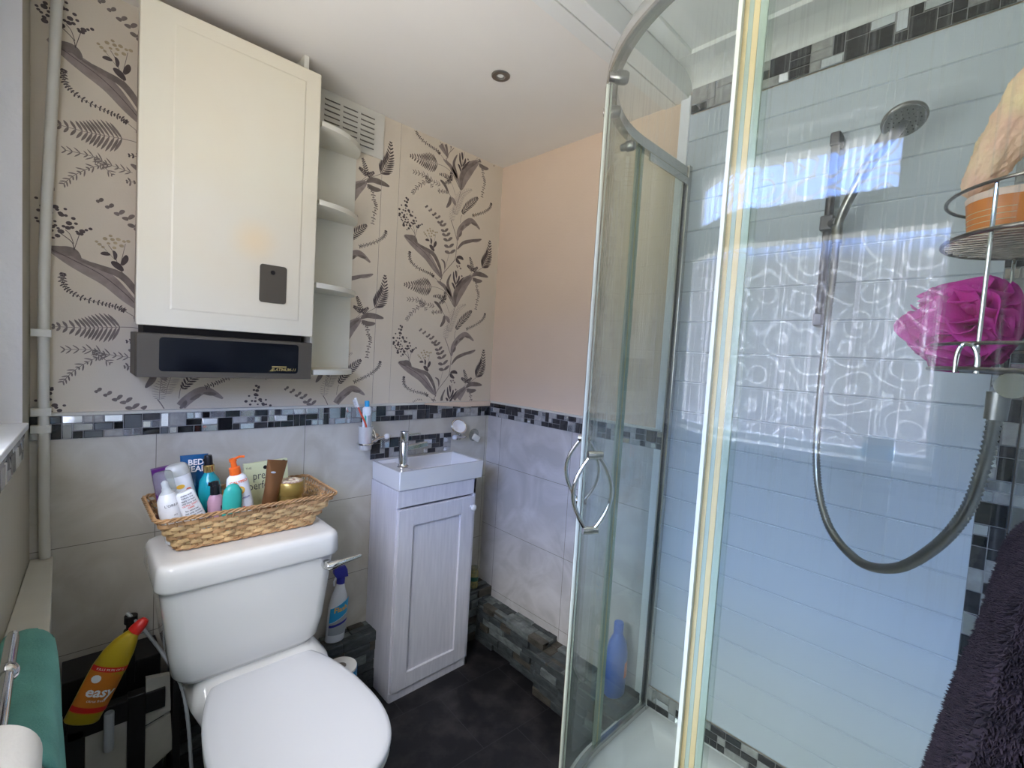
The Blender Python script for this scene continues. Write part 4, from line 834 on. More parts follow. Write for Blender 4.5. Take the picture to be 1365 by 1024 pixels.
# ------------------------------------------------------------------ wicker tray and the toiletries in it
BZ = .7925
def outl(t_, n=96, gr=0.):
    x0, x1 = .212 + (.166 - .212) * t_, .566 + (.620 - .566) * t_; y0, y1 = 1.437 + (1.400 - 1.437) * t_, 1.600 + (1.655 - 1.600) * t_
    z = BZ + .006 + .088 * t_; P = rr((x0 + x1) / 2, (y0 + y1) / 2, (x1 - x0) / 2 + gr, (y1 - y0) / 2 + gr, .022, z, 4)
    P = [Vector(p) for p in P]; L_ = [(P[(i + 1) % len(P)] - P[i]).length for i in range(len(P))]; tot = sum(L_); out = []
    i = 0; acc = 0
    for k in range(n):
        s_ = tot * k / n
        while acc + L_[i] < s_: acc += L_[i]; i += 1
        out.append(P[i].lerp(P[(i + 1) % len(P)], (s_ - acc) / L_[i]))
    return out
t = thing('wicker_basket', 'shallow rectangular wicker basket of toiletries on the cistern lid', 'basket', (.39, 1.53, BZ))
b = MB(); NS = 42
for r_ in range(8):
    tt = .06 + r_ * .115; P = outl(tt, 252); c0 = Vector((.39, 1.53, 0)); pts = []
    for k, p in enumerate(P):
        ph = PI * NS * k / 252 + PI * (r_ % 2); nrm = Vector((p.x - c0.x, p.y - c0.y, 0))
        # outward direction by side of the tray
        q = P[(k + 1) % 252] - P[k - 1]; nrm = Vector((q.y, -q.x, 0)).normalized()
        if nrm.dot(p - c0) < 0: nrm = -nrm
        pts.append(p + nrm * .0034 * math.sin(ph) + Vector((0, 0, .0012 * math.sin(ph * .5 + r_))))
    # flat strand
    n = len(pts)
    vs = []
    for k, p in enumerate(pts):
        q = (pts[(k + 1) % n] - pts[k - 1]).normalized(); nrm = Vector((q.y, -q.x, 0)).normalized()
        for a in range(6):
            an = 2 * PI * a / 6; vs.append(p + nrm * .0016 * math.cos(an) + Vector((0, 0, .0056)) * math.sin(an))
    b.add(vs, [(k * 6 + a, k * 6 + (a + 1) % 6, ((k + 1) % n) * 6 + (a + 1) % 6, ((k + 1) % n) * 6 + a) for k in range(n) for a in range(6)], r_ % 4 == 3)
b.build('woven_sides', ['wick1', 'wick2'], t, smooth=70)
b = MB()
A0, A1 = outl(0, 84), outl(1, 84)
for k in range(0, 84): b.tube([A0[k], A1[k]], .0021, 6)
b.build('stakes', 'wick2', t)
b = MB()
for q in range(3):
    pts = []
    P = outl(1.02, 240, .001)
    for k, p in enumerate(P):
        nrm = Vector((P[(k + 1) % 240] - P[k - 1])).cross(Vector((0, 0, 1))).normalized(); a = 2 * PI * 26 * k / 240 + 2 * PI * q / 3
        pts.append(p + nrm * .0035 * math.cos(a) + Vector((0, 0, .0035 * math.sin(a) + .002)))
    b.tube(pts, .0026, 6, closed=True)
b.build('braided_rim', 'wick2', t)
b = MB()
for q in range(2):
    P = outl(0, 200, .001); pts = []
    for k, p in enumerate(P):
        a = 2 * PI * 22 * k / 200 + PI * q; nrm = Vector((P[(k + 1) % 200] - P[k - 1])).cross(Vector((0, 0, 1))).normalized(); pts.append(p + nrm * .0025 * math.cos(a) + Vector((0, 0, .0025 * math.sin(a) - .001)))
    b.tube(pts, .0028, 6, closed=True)
b.build('braided_foot', 'wick2', t)
b = MB(); P = outl(0, 60); b.loft([[(p.x, p.y, BZ + .002) for p in P], [(p.x, p.y, BZ + .005) for p in P]]); b.build('bottom', 'wick2', t, smooth=0)

G = BZ + .0065
def oval(prof, n=26): return [[(rx * math.cos(a), ry * math.sin(a), z) for a in [2 * PI * k / n for k in range(n)]] for z, rx, ry in prof]
def r_(ax, d): return math.radians(d)
# white foam bottle with clear cap
t = thing('hair_foam_bottle', 'white rounded bottle under a clear cap, leaning at the basket left end', 'bottle', (.224, 1.490, G + .004), (0, math.radians(-11), 0))
b = MB(); b.loft(oval([(0, .024, .024), (.003, .027, .027), (.09, .0275, .0275), (.118, .025, .025), (.135, .017, .017), (.143, .010, .010), (.150, .0095, .0095)])); b.build('bottle_body', 'white', t, world=False, smooth=60)
b = MB(); b.lathe([(.008, .15), (.008, .165), (.004, .170), (.0001, .17)], 18); b.build('pump', 'white', t, world=False)
b = MB(); b.lathe([(.0215, .138), (.0225, .142), (.0215, .188), (.018, .194), (.0001, .195)], 26, caps=False); b.build('clear_cap', 'clear', t, world=False, smooth=60)
w_ = (.0279, .0279); lettering("L'OREAL", .0095, 'txt', t, (.004, 0, .108), w_); lettering('tec', .021, 'txt', t, (.012, 0, .036), w_, sx=.8); patch([(-.012, .027), (.0, .027), (.0, .038), (-.012, .038)], 'cyan', t, w_)
lettering('art', .007, 'txt', t, (.006, 0, .082), w_)
# tall pale shampoo behind
t = thing('shampoo_bottle', 'white shampoo bottle with fruit picture and grey shoulder behind the leaning bottles', 'bottle', (.268, 1.535, G + .002), (0, math.radians(-13), 0))
b = MB(); b.loft(oval([(0, .024, .019), (.004, .028, .021), (.16, .0285, .022), (.175, .028, .0215)])); b.build('bottle_body', 'white', t, world=False, smooth=60)
b = MB(); b.loft(oval([(.1755, .0285, .022), (.19, .0285, .022), (.202, .024, .018), (.206, .018, .013)])); b.build('cap', mat('grey_cap', (.50, .50, .47), .3), t, world=False, smooth=60)
w_ = (.0290, .0224); patch([(-.004 + .010 * math.cos(k * PI / 6), .146 + .006 * math.sin(k * PI / 6)) for k in range(12)], 'sun', t, w_, 'fruit_print'); patch([(.012 + .007 * math.cos(k * PI / 6), .132 + .006 * math.sin(k * PI / 6)) for k in range(12)], 'txtr', t, w_, 'fruit_print'); patch([(.004, .06), (.026, .06), (.026, .118), (.004, .118)], 'bronze', t, w_)
# flat white bottle, back label
t = thing('lotion_bottle', 'small white flat bottle showing its printed back label, leaning in front', 'bottle', (.279, 1.453, G + .003), (0, math.radians(-19), 0))
b = MB(); b.loft(oval([(0, .023, .013), (.004, .026, .0145), (.06, .026, .0145), (.12, .023, .013), (.146, .021, .012), (.152, .016, .009)])); b.build('bottle_body', 'white', t, world=False, smooth=60)
w_ = (.0265, .015)
for k in range(15):
    z = .145 - .0072 * k; m_ = 'txtr' if k in (4, 5) else 'txt'; wd = (.013 if k < 4 else .016) * (1 - .15 * (k % 3))
    lettering(['shake well', 'before use', 'apply to hair', 'and rinse out', 'ULTRA SOFT', 'CARE', 'for external', 'use only avoid', 'eyes keep away', 'from children', 'store in cool', 'dry place', 'made for dry', 'daily care', '250 ml'][k], .0062, m_, t, (0, 0, z), w_, bold=.0001)
# purple carton, blue tube at the back
t = thing('purple_carton', 'dark purple box standing at the back left of the basket', 'box', (.240, 1.606, G + .006), (math.radians(-2), math.radians(-9), 0))
b = MB(); b.box(-.024, .036, -.011, .011, 0, .03); b.box(-.036, .038, -.012, .012, .03, .178); b.build('carton', 'purple', t, world=False, smooth=0, bevel=.001)
t = thing('blue_tube', 'dark blue flat topped tube with white lettering at the back of the basket', 'tube', (.275, 1.580, G + .01), (math.radians(-4), 0, 0))
b = MB(); b.loft(oval([(0, .019, .019), (.03, .0195, .0195), (.035, .026, .017), (.19, .034, .0035), (.203, .0345, .0015)])); b.build('tube_body', 'blue', t, world=False, smooth=60)
lettering('BED\nHEAD', .023, 'txtw', t, (.002, -.0125, .172), bold=.0006, sx=.95)
# teal spray bottle with gold collar
t = thing('teal_spray_bottle', 'teal spray bottle with gold collar and black nozzle', 'bottle', (.312, 1.532, G + .002), (0, math.radians(-4), 0))
b = MB(); b.loft(oval([(0, .026, .026), (.004, .029, .029), (.12, .029, .029), (.150, .024, .024), (.168, .012, .012), (.172, .012, .012)])); b.build('bottle_body', 'teal', t, world=False, smooth=60)
b = MB(); b.lathe([(.0145, .172), (.0145, .190), (.013, .192)], 22); b.build('collar', 'goldm', t, world=False)
b = MB(); b.lathe([(.011, .192), (.0105, .214), (.009, .219), (.0001, .22)], 20); b.box(-.013, 0, -.003, .003, .203, .210); b.build('nozzle', 'blk', t, world=False)
# pink bottle black pump
t = thing('pink_bottle', 'small dusky pink bottle with black pump cap in the middle of the basket', 'bottle', (.312, 1.482, G + .022), (0, math.radians(-3), 0))
b = MB(); b.loft(oval([(0, .018, .014), (.003, .0205, .016), (.078, .0205, .016), (.092, .016, .013), (.098, .011, .011)])); b.build('bottle_body', 'pink', t, world=False, smooth=60)
b = MB(); b.lathe([(.0125, .098), (.012, .122), (.010, .124), (.009, .134), (.0001, .135)], 20); b.box(-.016, .0, -.004, .004, .124, .133); b.build('pump_cap', 'blk', t, world=False)
lettering('R\nK', .014, 'txt', t, (.012, 0, .055), (.0209, .0164), bold=.0004)
# jade bottle
t = thing('jade_bottle', 'small jade green rounded bottle standing upside down on a white cap', 'bottle', (.341, 1.455, G + .012), (0, math.radians(1), 0))
b = MB(); b.loft(oval([(.0101, .021, .012), (.014, .0235, .013), (.10, .0245, .013), (.12, .0215, .012), (.134, .013, .008), (.138, .005, .003)])); b.build('bottle_body', 'tealg', t, world=False, smooth=60)
b = MB(); b.loft(oval([(0, .017, .010), (.010, .018, .011)])); b.build('cap', 'white', t, world=False)
# sun lotion
t = thing('sun_lotion_bottle', 'white sun lotion bottle with orange pump and printed sun', 'bottle', (.386, 1.484, G + .016), (0, math.radians(-11), 0))
b = MB(); b.loft(oval([(0, .026, .018), (.004, .029, .0205), (.07, .0305, .021), (.13, .0285, .020), (.148, .024, .017), (.157, .013, .012)])); b.build('bottle_body', 'white', t, world=False, smooth=60)
b = MB(); b.lathe([(.0145, .156), (.0145, .176), (.008, .178), (.007, .194), (.0095, .194), (.0095, .202), (.0001, .204)], 22); b.tube([(0, 0, .199), (.018, 0, .203), (.030, -.002, .200)], .0034, 10); b.build('pump', 'orange', t, world=False)
w_ = (.0312, .0216); lettering('CALYPSO', .0105, 'orange', t, (0, 0, .137), w_, bold=.0003)
patch([(-.000 + .0115 * math.cos(k * PI / 8), .112 + .0115 * math.sin(k * PI / 8)) for k in range(16)], 'sun', t, w_, 'sun_print'); patch([(-.000 + .0065 * math.cos(k * PI / 8), .112 + .0065 * math.sin(k * PI / 8)) for k in range(16)], 'lime', t, (.0316, .0219), 'sun_disc')
lettering('Sun Lotion', .0095, 'txtb', t, (0, 0, .088), w_, bold=.0001); lettering('SPF', .005, 'txtr', t, (-.006, 0, .070), w_); lettering('15', .018, 'txtr', t, (-.004, 0, .056), w_, bold=.0003); lettering('UVA', .007, 'txtr', t, (.015, 0, .056), w_); lettering('water resistant\n200 ml', .0055, 'txtr', t, (0, 0, .036), w_)
# pale card
t = thing('pale_green_carton', 'pale green thin carton with dark lettering behind the sun lotion', 'box', (.470, 1.566, G + .010), (math.radians(-5), math.radians(-3), 0))
b = MB(); b.box(-.060, .066, 0, .016, .0, .165); b.build('carton', 'lime', t, world=False, smooth=0, bevel=.001)
lettering('prep\nperfect', .036, 'txt', t, (-.013, -.0006, .108), bold=-.0001, sx=.74); lettering('THE', .009, 'txt', t, (-.048, -.0006, .150))
for (x, z, r1) in ((.053, .153, .0095), (-.001, .147, .006)): b = MB(); b.lathe([(r1, 0), (.0001, .0006)], 22, T=Matrix.Translation((x, -.0003, z)) @ Matrix.Rotation(PI / 2, 4, 'X')); b.build('black_spot', 'blk', t, world=False)
b = MB(); b.tube([(.049 + .008 * math.cos(a), -.0006, .128 + .008 * math.sin(a)) for a in [2 * PI * k / 20 for k in range(20)]], .0005, 6, closed=True); b.build('ring_print', 'txt', t, world=False)
lettering('n', .009, 'txt', t, (.049, -.0006, .128))
# bronze tube standing on its cap
t = thing('bronze_tube', 'metallic bronze cosmetic tube standing on its cap, leaning right', 'tube', (.434, 1.468, G + .018), (0, math.radians(9), math.radians(0)))
b = MB(); b.lathe([(.017, 0), (.0185, .002), (.0185, .026), (.0175, .028)], 26); b.build('cap', 'bronze', t, world=False)
b = MB(); b.loft(oval([(.0285, .018, .018), (.034, .020, .019), (.10, .021, .014), (.166, .0275, .0035), (.186, .029, .0014)])); b.build('tube_body', 'bronze', t, world=False, smooth=60)
patch([(-.008 + .007 * math.cos(k * PI / 6), .150 + .003 * math.sin(k * PI / 6)) for k in range(12)], 'grey', t, (.025, .009), 'logo_print')
# gold jar
t = thing('gold_jar', 'round gold jar with a flower patterned lid', 'jar', (.506, 1.484, G + .001))
b = MB(); b.lathe([(.034, 0), (.036, .003), (.036, .095)], 34); b.build('jar_body', 'gold2', t, world=False)
b = MB(); b.lathe([(.0405, .090), (.0415, .093), (.0415, .124), (.039, .128), (.035, .1285)], 34); ld = b.build('lid', 'gold2', t, world=False)
b = MB(); b.lathe([(.0355, .1286), (.032, .1305), (.0001, .1315)], 34); b.build('lid_flower_disc', 'floral', ld, world=False)
b = MB()
for k in range(9):
    a = 2 * PI * k / 9; b.lathe([(.0085, 0), (.006, .002), (.0001, .0026)], 10, T=Matrix.Translation((.022 * math.cos(a), .022 * math.sin(a), .1305)), sx=1.)
b.lathe([(.008, 0), (.005, .002), (.0001, .0026)], 10, T=Matrix.Translation((0, 0, .1313)))
b.build('petals', mat('petal_print', (.85, .80, .66), .4, var=.3, vscale=90, vcol=(.62, .40, .16)), ld, world=False)

# ------------------------------------------------------------------ shower
SX, SY, AR = .72, .775, .50; AX, AY = SX + AR, SY - AR
ZT = 2.012; TR = .135
def arc(th, r): return (AX - r * math.cos(th), AY + r * math.sin(th))
def outline(off, y0=YN + .002, n=30):
    P = [(SX - off, y0), (SX - off, AY)] + [arc(k * PI / 2 / n, AR + off) for k in range(1, n)] + [(AX, SY + off), (XR - .013, SY + off)]
    return P
t = thing('shower_tray', 'white quadrant shower tray with a curved front in the corner', 'shower tray', (1.1, .35, 0))
b = MB(); P = outline(.03); base = P + [(XR - .013, YN + .002)]
def inset(d, z):
    Q = [(SX + d, YN + .002 + d), (SX + d, AY)] + [arc(k * PI / 2 / 30, AR - d) for k in range(1, 30)] + [(AX, SY - d), (XR - .013 - d, SY - d)] + [(XR - .013 - d, YN + .002 + d)]
    return [(x, y, z) for x, y in Q]
b.loft([[(x, y, .001) for x, y in base], [(x, y, TR - .008) for x, y in base], [(x - (.0 if x > 1.4 else -.002), y, TR) for x, y in base], inset(.045, TR), inset(.06, TR - .012), inset(.10, TR - .045), inset(.16, TR - .05)])
b.build('tray', 'ceramic', t, smooth=50)
b = MB(); b.lathe([(.045, 0), (.045, .006), (.040, .009), (.0001, .010)], 30, T=Matrix.Translation((1.16, .33, TR - .050))); b.build('waste_cover', 'chrome', t)

t = thing('shower_enclosure', 'curved glass quadrant shower enclosure with two sliding doors', 'shower enclosure', (1.0, .5, TR))
def sweep(pts, prof, mi=0):
    """sweep a (out, z) cross-section along a plan outline"""
    mb = MB(); n = len(pts); rings = []
    for i, (x, y) in enumerate(pts):
        a = pts[max(0, i - 1)]; c = pts[min(n - 1, i + 1)]; tx, ty = c[0] - a[0], c[1] - a[1]; l = math.hypot(tx, ty); nx_, ny_ = -ty / l, tx / l
        rings.append([(x + nx_ * o_, y + ny_ * o_, z) for o_, z in prof])
    mb.loft(rings); return mb
OP = outline(0)
def capped(off=0): return outline(off)
sweep(OP, [(-.008, ZT - .034), (.014, ZT - .034), (.018, ZT - .030), (.018, ZT - .010), (.014, ZT), (-.004, ZT), (-.008, ZT - .005)]).build('top_rail', 'alu', t, smooth=30)
sweep(OP, [(-.010, TR + .001), (.012, TR + .001), (.012, TR + .018), (.008, TR + .024), (-.006, TR + .024), (-.010, TR + .018)]).build('bottom_rail', 'alu', t, smooth=30)
gz0, gz1 = TR + .024, ZT - .032
def pane(pts, th=.006, m_='glass', nm='glass_pane', parent=None, z0=gz0, z1=gz1):
    mb = MB(); n = len(pts); A = []; B_ = []
    for i, (x, y) in enumerate(pts):
        a = pts[max(0, i - 1)]; c = pts[min(n - 1, i + 1)]; tx, ty = c[0] - a[0], c[1] - a[1]; l = math.hypot(tx, ty); nx_, ny_ = -ty / l * th / 2, tx / l * th / 2
        A.append((x + nx_, y + ny_)); B_.append((x - nx_, y - ny_))
    ol = A + B_[::-1]; mb.loft([[(x, y, z0) for x, y in ol], [(x, y, z1) for x, y in ol]], cap0=True, cap1=True)
    return mb.build(nm, m_, parent, smooth=30)
f1 = pane([(SX, YN + .008), (SX, .292)], parent=t, nm='fixed_panel')
f2 = pane([(AX - .012, SY), (XR - .03, SY)], m_='glassback', parent=t, nm='fixed_panel')
ro = AR + .012
f3 = pane([(SX - .012, .258)] + [arc(k * PI / 2 / 30, ro) for k in range(0, 18)], parent=t, nm='sliding_door')
f4 = pane([arc(k * PI / 2 / 30, ro) for k in range(17, 31)] + [(AX + .02, SY + .012)], m_='glassback', parent=t, nm='sliding_door')
# wall profiles
b = MB(); b.box(XR - .034, XR - .0125, SY - .012, SY + .012, TR, ZT + .004); b.build('wall_profile', 'alu', t, smooth=0, bevel=.002)
b = MB(); b.box(XR - .038, XR - .034, SY - .004, SY + .004, TR, ZT); b.build('black_gasket', 'blk', t, smooth=0)
b = MB(); b.box(SX - .010, SX + .010, YN + .001, YN + .009, TR, ZT + .004); b.build('wall_profile', 'alu', t, smooth=0, bevel=.002)
# seals where doors overlap the fixed glass
def strip(x0, x1, y0, y1, m_, nm='door_seal', parent=t, z0=gz0, z1=gz1 + .0): b_ = MB(); b_.box(x0, x1, y0, y1, z0, z1); return b_.build(nm, m_, parent, smooth=0)
strip(SX - .017, SX - .0095, .300, .306, 'seal1'); strip(SX - .009, SX - .004, .2935, .3005, 'seal2'); strip(SX - .009, SX - .004, .2868, .2932, 'sealg')
strip(SX - .009, SX - .004, .2785, .2865, 'seal2'); strip(SX - .009, SX - .004, .268, .278, 'sealg')
strip(AX - .012, AX - .001, SY + .004, SY + .009, 'seal2'); strip(AX - .001, AX + .014, SY + .004, SY + .009, 'sealg'); strip(AX - .024, AX - .012, SY + .002, SY + .009, 'sealg')
# meeting edges of the two doors at 45 degrees
def edge(th, m_, w=.006, d0=.010, d1=.018, nm='door_edge_seal'):
    T = Matrix.Translation((AX, AY, 0)) @ Matrix.Rotation(PI - th, 4, 'Z'); b_ = MB(); b_.box(AR + d0, AR + d1, -w, w, gz0, gz1, T=T); return b_.build(nm, m_, t, smooth=0)
edge(math.radians(50.2), 'seal1', .003); edge(math.radians(51.3), 'rust', .004, .008, .0185, 'brown_seal')
edge(math.radians(46.5), 'sealg', .003, .007, .009); edge(math.radians(54.5), 'sealg', .003, .007, .010)
# handles: a pair of bows (outside and inside) on each door
for dr, th in ((f3, math.radians(35)), (f4, math.radians(58))):
    T = Matrix.Translation((AX, AY, 0)) @ Matrix.Rotation(PI - th, 4, 'Z')
    zc, hh = 1.076, .080
    for sg in (1, -1):
        pts = [(AR + .012 + sg * (.007 + .035 * math.sin(PI * k / 14) ** .9), 0, zc - hh + 2 * hh * k / 14) for k in range(15)]
        b_ = MB(); b_.tube([T @ Vector(p) for p in pts], .0048, 12); b_.build('handle', 'chrome', dr)
    for z in (zc - hh, zc + hh): b_ = MB(); b_.tube([T @ Vector((AR - .004, 0, z)), T @ Vector((AR + .028, 0, z))], .0085, 16); b_.build('handle_mount', 'chrome', dr)
for dr, ths in ((f3, (10, 42)), (f4, (58, 80))):
    for d_ in ths:
        th = math.radians(d_); T = Matrix.Translation((AX, AY, 0)) @ Matrix.Rotation(PI - th, 4, 'Z') @ Matrix.Translation((AR + .004, 0, ZT - .058)) @ Matrix.Rotation(PI / 2, 4, 'Y')
        b_ = MB(); b_.lathe([(.0001, -.024), (.011, -.022), (.014, -.016), (.014, .0), (.011, .005), (.009, .018), (.0001, .019)], 18, T=T); b_.build('roller', 'satin', dr)
b = MB(); b.box(AX + .02, XR - .036, SY - .013, SY - .008, ZT - .062, ZT - .040); b.build('inner_track', 'alu', f2, smooth=0)

# shower rail, head and hose
t = thing('shower_rail', 'grey vertical shower riser rail on the white cladding', 'shower rail', (1.48, .35, 1.48))
xr_ = XR - .045
b = MB(); b.tube([(xr_, .352, 1.490), (xr_, .352, 1.985)], .0105, 18); b.build('rail', 'dsteel', t)
for z in (1.50, 1.975):
    b = MB(); b.box(xr_ - .014, XR - .013, .340, .364, z - .018, z + .018); b.build('wall_bracket', 'dsteel', t, bevel=.005)
b = MB(); b.box(xr_ - .020, xr_ + .016, .336, .368, 1.735, 1.775); b.tube([(xr_ - .01, .34, 1.752), (1.43, .318, 1.745)], .013, 14); b.build('slider', 'dsteel', t, bevel=.005)
t = thing('hand_shower', 'grey round hand shower head facing down above the riser rail', 'shower head', (1.36, .205, 1.93))
HC = Vector((1.345, .195, 1.928)); HN = Vector((-.45, -.22, -.80)).normalized()
q = HN.to_track_quat('Z', 'Y').to_matrix().to_4x4(); T = Matrix.Translation(HC) @ q @ Matrix.Scale(.8, 4)
b = MB(); b.lathe([(.0001, -.022), (.025, -.019), (.046, -.010), (.0525, -.002), (.0525, .006), (.049, .009)], 36, T=T); b.build('head', 'satin', t, smooth=50)
b = MB(); b.lathe([(.0488, .0085), (.047, .0105), (.0001, .0115)], 36, T=T)
b.build('spray_plate', mat('spray_plate_grey', (.20, .20, .19), .3), t)
b = MB()
for rr_, n_ in ((.036, 18), (.025, 12), (.013, 6)):
    for k in range(n_): b.lathe([(.0016, .0105), (.0012, .0135), (.0001, .0136)], 6, T=T @ Matrix.Translation((rr_ * math.cos(2 * PI * k / n_), rr_ * math.sin(2 * PI * k / n_), 0)))
b.build('nozzles', 'blk', t)
b = MB(); b.tube(smooth_pts([(1.432, .320, 1.700), (1.430, .317, 1.745), (1.415, .295, 1.80), (1.392, .258, 1.865), tuple(HC - HN * .012)], 6), [.010] * 8 + [.0115] * 8 + [.013, .014, .015, .016, .017, .018, .02, .022, .024], 16); b.build('handle', 'satin', t)
t = thing('shower_hose', 'long chrome ribbed shower hose hanging in a deep loop', 'shower hose', (1.27, .25, 1.0))
hp = smooth_pts([(1.432, .320, 1.700), (1.405, .313, 1.62), (1.37, .308, 1.48), (1.33, .295, 1.168), (1.27, .251, 1.024), (1.18, .175, .978), (1.08, .105, 1.011), (1.0, .052, 1.084), (.95, .018, 1.164), (.92, .004, 1.25), (.905, .0, 1.308)], 40)
hp2 = []; acc = 0; last = hp[0]; hp2 = [hp[0]]
for p in hp[1:]:
    while (p - last).length > .0036:
        last = last + (p - last).normalized() * .0036; hp2.append(last)
b = MB(); b.tube(hp2, [.0062 if k % 2 else .0092 for k in range(len(hp2))], 12); b.build('ribbed_hose', 'satin', t, smooth=80)
b = MB(); b.tube([(1.434, .321, 1.735), (1.431, .319, 1.69)], .0125, 16); b.build('hose_nut', 'satin', t)
b = MB(); b.tube([(.905, .0, 1.305), (.904, -.001, 1.342)], [.0115, .0125], 16); b.build('hose_nut', 'satin', t)
t = thing('shower_mixer', 'chrome shower mixer bar on the front wall behind the caddy', 'shower mixer', (.98, -.02, 1.38))
b = MB(); b.tube([(.885, -.012, 1.352), (1.16, -.012, 1.352)], .017, 18); b.tube([(.90, YN + .001, 1.352), (.90, -.012, 1.352)], .012, 12); b.tube([(1.12, YN + .001, 1.352), (1.12, -.012, 1.352)], .012, 12); b.build('mixer_body', 'chrome', t)
b = MB(); b.tube([(1.161, -.012, 1.352), (1.19, -.012, 1.352)], .019, 18); b.build('control_knob', 'chrome', t)

# wire caddy with its contents
t = thing('shower_caddy', 'two tier tarnished wire shower caddy at the right edge inside the shower', 'caddy', (.95, .02, 1.37))
def tier(z, rail, nm):
    cx, cy, a_, b__ = .965, -.030, .118, .108
    mb = MB(); P = [(cx + a_ * math.cos(a), cy + b__ * math.sin(a), z) for a in [PI * k / 24 for k in range(25)]]
    mb.tube(P, .0028, 8); mb.tube([P[0], P[-1]], .0028, 8)
    for k in range(1, 16):
        x = cx - a_ + 2 * a_ * k / 16; yy = cy + b__ * math.sqrt(max(0, 1 - ((x - cx) / a_) ** 2)); mb.tube([(x, cy, z), (x, yy, z)], .0016, 6)
    o_ = mb.build(nm, 'wire', t)
    mb = MB(); P2 = [(x, y, z + rail) for x, y, _ in [(cx + a_ * math.cos(a), cy + b__ * math.sin(a), z) for a in [PI * k / 24 for k in range(25)]]]; mb.tube(P2, .0024, 8); mb.tube([P2[0], P2[-1]], .0022, 8); mb.build('guard_rail', 'wire', o_)
tier(1.552, .062, 'upper_basket'); tier(1.371, .034, 'lower_basket')
b = MB(); b.tube([(.868, .0235, 1.366), (.868, .0235, 1.617)], .0026, 10); b.tube([(1.075, .0, 1.366), (1.075, .0, 1.617)], .0024, 8); b.tube([(.965, -.034, 1.366), (.965, -.034, 1.85)], .003, 8); b.build('uprights', 'chrome', t)
b = MB(); b.tube(smooth_pts([(.866, .022, 1.3655), (.865, .0225, 1.385), (.8645, .027, 1.3995), (.864, .034, 1.4035), (.8645, .040, 1.3985), (.865, .0425, 1.385), (.866, .0425, 1.3655)], 5), .003, 10); b.build('hook', 'chrome', t)
# bath puff
t = MB(); c0 = Vector((.972, .030, 1.438)); rd = random.Random(5)
for k in range(46):
    ax = Vector((rd.gauss(0, 1), rd.gauss(0, 1), rd.gauss(0, 1))).normalized(); u_ = ax.orthogonal().normalized(); v_ = ax.cross(u_); ph = rd.random() * 6; off = ax * rd.uniform(-.02, .02)
    rows = []; span = rd.uniform(1.4, 2.6); a0 = rd.random() * 6.28; R1 = rd.uniform(.058, .084)
    for i in range(15):
        a = a0 + span * i / 14; row = []
        for j in range(6):
            s_ = j / 5; rad_ = .012 + (R1 - .012) * s_; wv = math.sin(5 * (a - a0) + ph) * .016 * s_ * s_
            p = off + (u_ * math.cos(a) + v_ * math.sin(a)) * rad_ + ax * wv + ax * .008 * math.sin(s_ * 3)
            p = Vector((p.x * .85, p.y * (1.12 if p.y > 0 else .62), p.z * .86)); row.append(c0 + p)
        rows.append(row)
    t.grid(rows)
o = t.build('bath_puff', mat('magenta_net', (.66, .03, .34), .6, alpha=.86, bump=.5, bscale=500), smooth=180, solid=.0012)
tag(o, 'magenta ruffled bath puff resting on the lower tier of the wire caddy', 'bath puff')
t = thing('body_scrub_pot', 'clear pot of orange body scrub on the upper tier of the wire caddy', 'pot', (.955, .010, 1.5555))
b = MB(); b.lathe([(.0001, 0), (.038, 0), (.041, .004), (.046, .052)], 34); b.build('pot', 'scrub', t, world=False)
b = MB(); b.lathe([(.0466, .052), (.0475, .060), (.046, .062), (.0001, .0625)], 34); b.build('rim', mat('peach_rim', (.85, .62, .48), .3), t, world=False)
b = MB()
for k in range(5): b.tube([(.0445 * math.cos(a), .0445 * math.sin(a), .012 + .008 * k) for a in [PI * (.55 + .5 * i / 12) for i in range(13)]], .0004, 5)
b.build('label_print', 'lime', t, world=False)
# exfoliating sponge pad leaning above the pot
b = MB(); rows = []
from mathutils import noise as mnoise
for i in range(110):
    a = 2 * PI * i / 110; row = []
    for j in range(81):
        s_ = j / 80; ph_ = PI * s_; rad_ = max(0, math.sin(ph_)) ** .4
        wob = 1 + .06 * math.sin(5 * a + 3 * s_ * 6) + .05 * math.sin(11 * s_ + a)
        p = Vector((.040 * rad_ * math.cos(a) * wob, .030 * rad_ * math.sin(a) * wob, (-.115 + .25 * s_)))
        q_ = mnoise.noise(p * 160) * .0022 + mnoise.noise(p * 420) * .0018 + mnoise.noise(p * 55) * .004; dv = Vector((p.x, p.y, 0)); dv = dv.normalized() if dv.length > 1e-5 else dv
        row.append(p + dv * q_)
    rows.append(row)
T = Matrix.Translation((.950, .008, 1.725)) @ Matrix.Rotation(math.radians(24), 4, 'X')
b.grid([[T @ p for p in row] for row in rows], closed_u=True)
o = b.build('exfoliating_sponge', 'loofah', smooth=80); tag(o, 'peach and pink rough exfoliating sponge standing above the orange scrub pot', 'sponge')

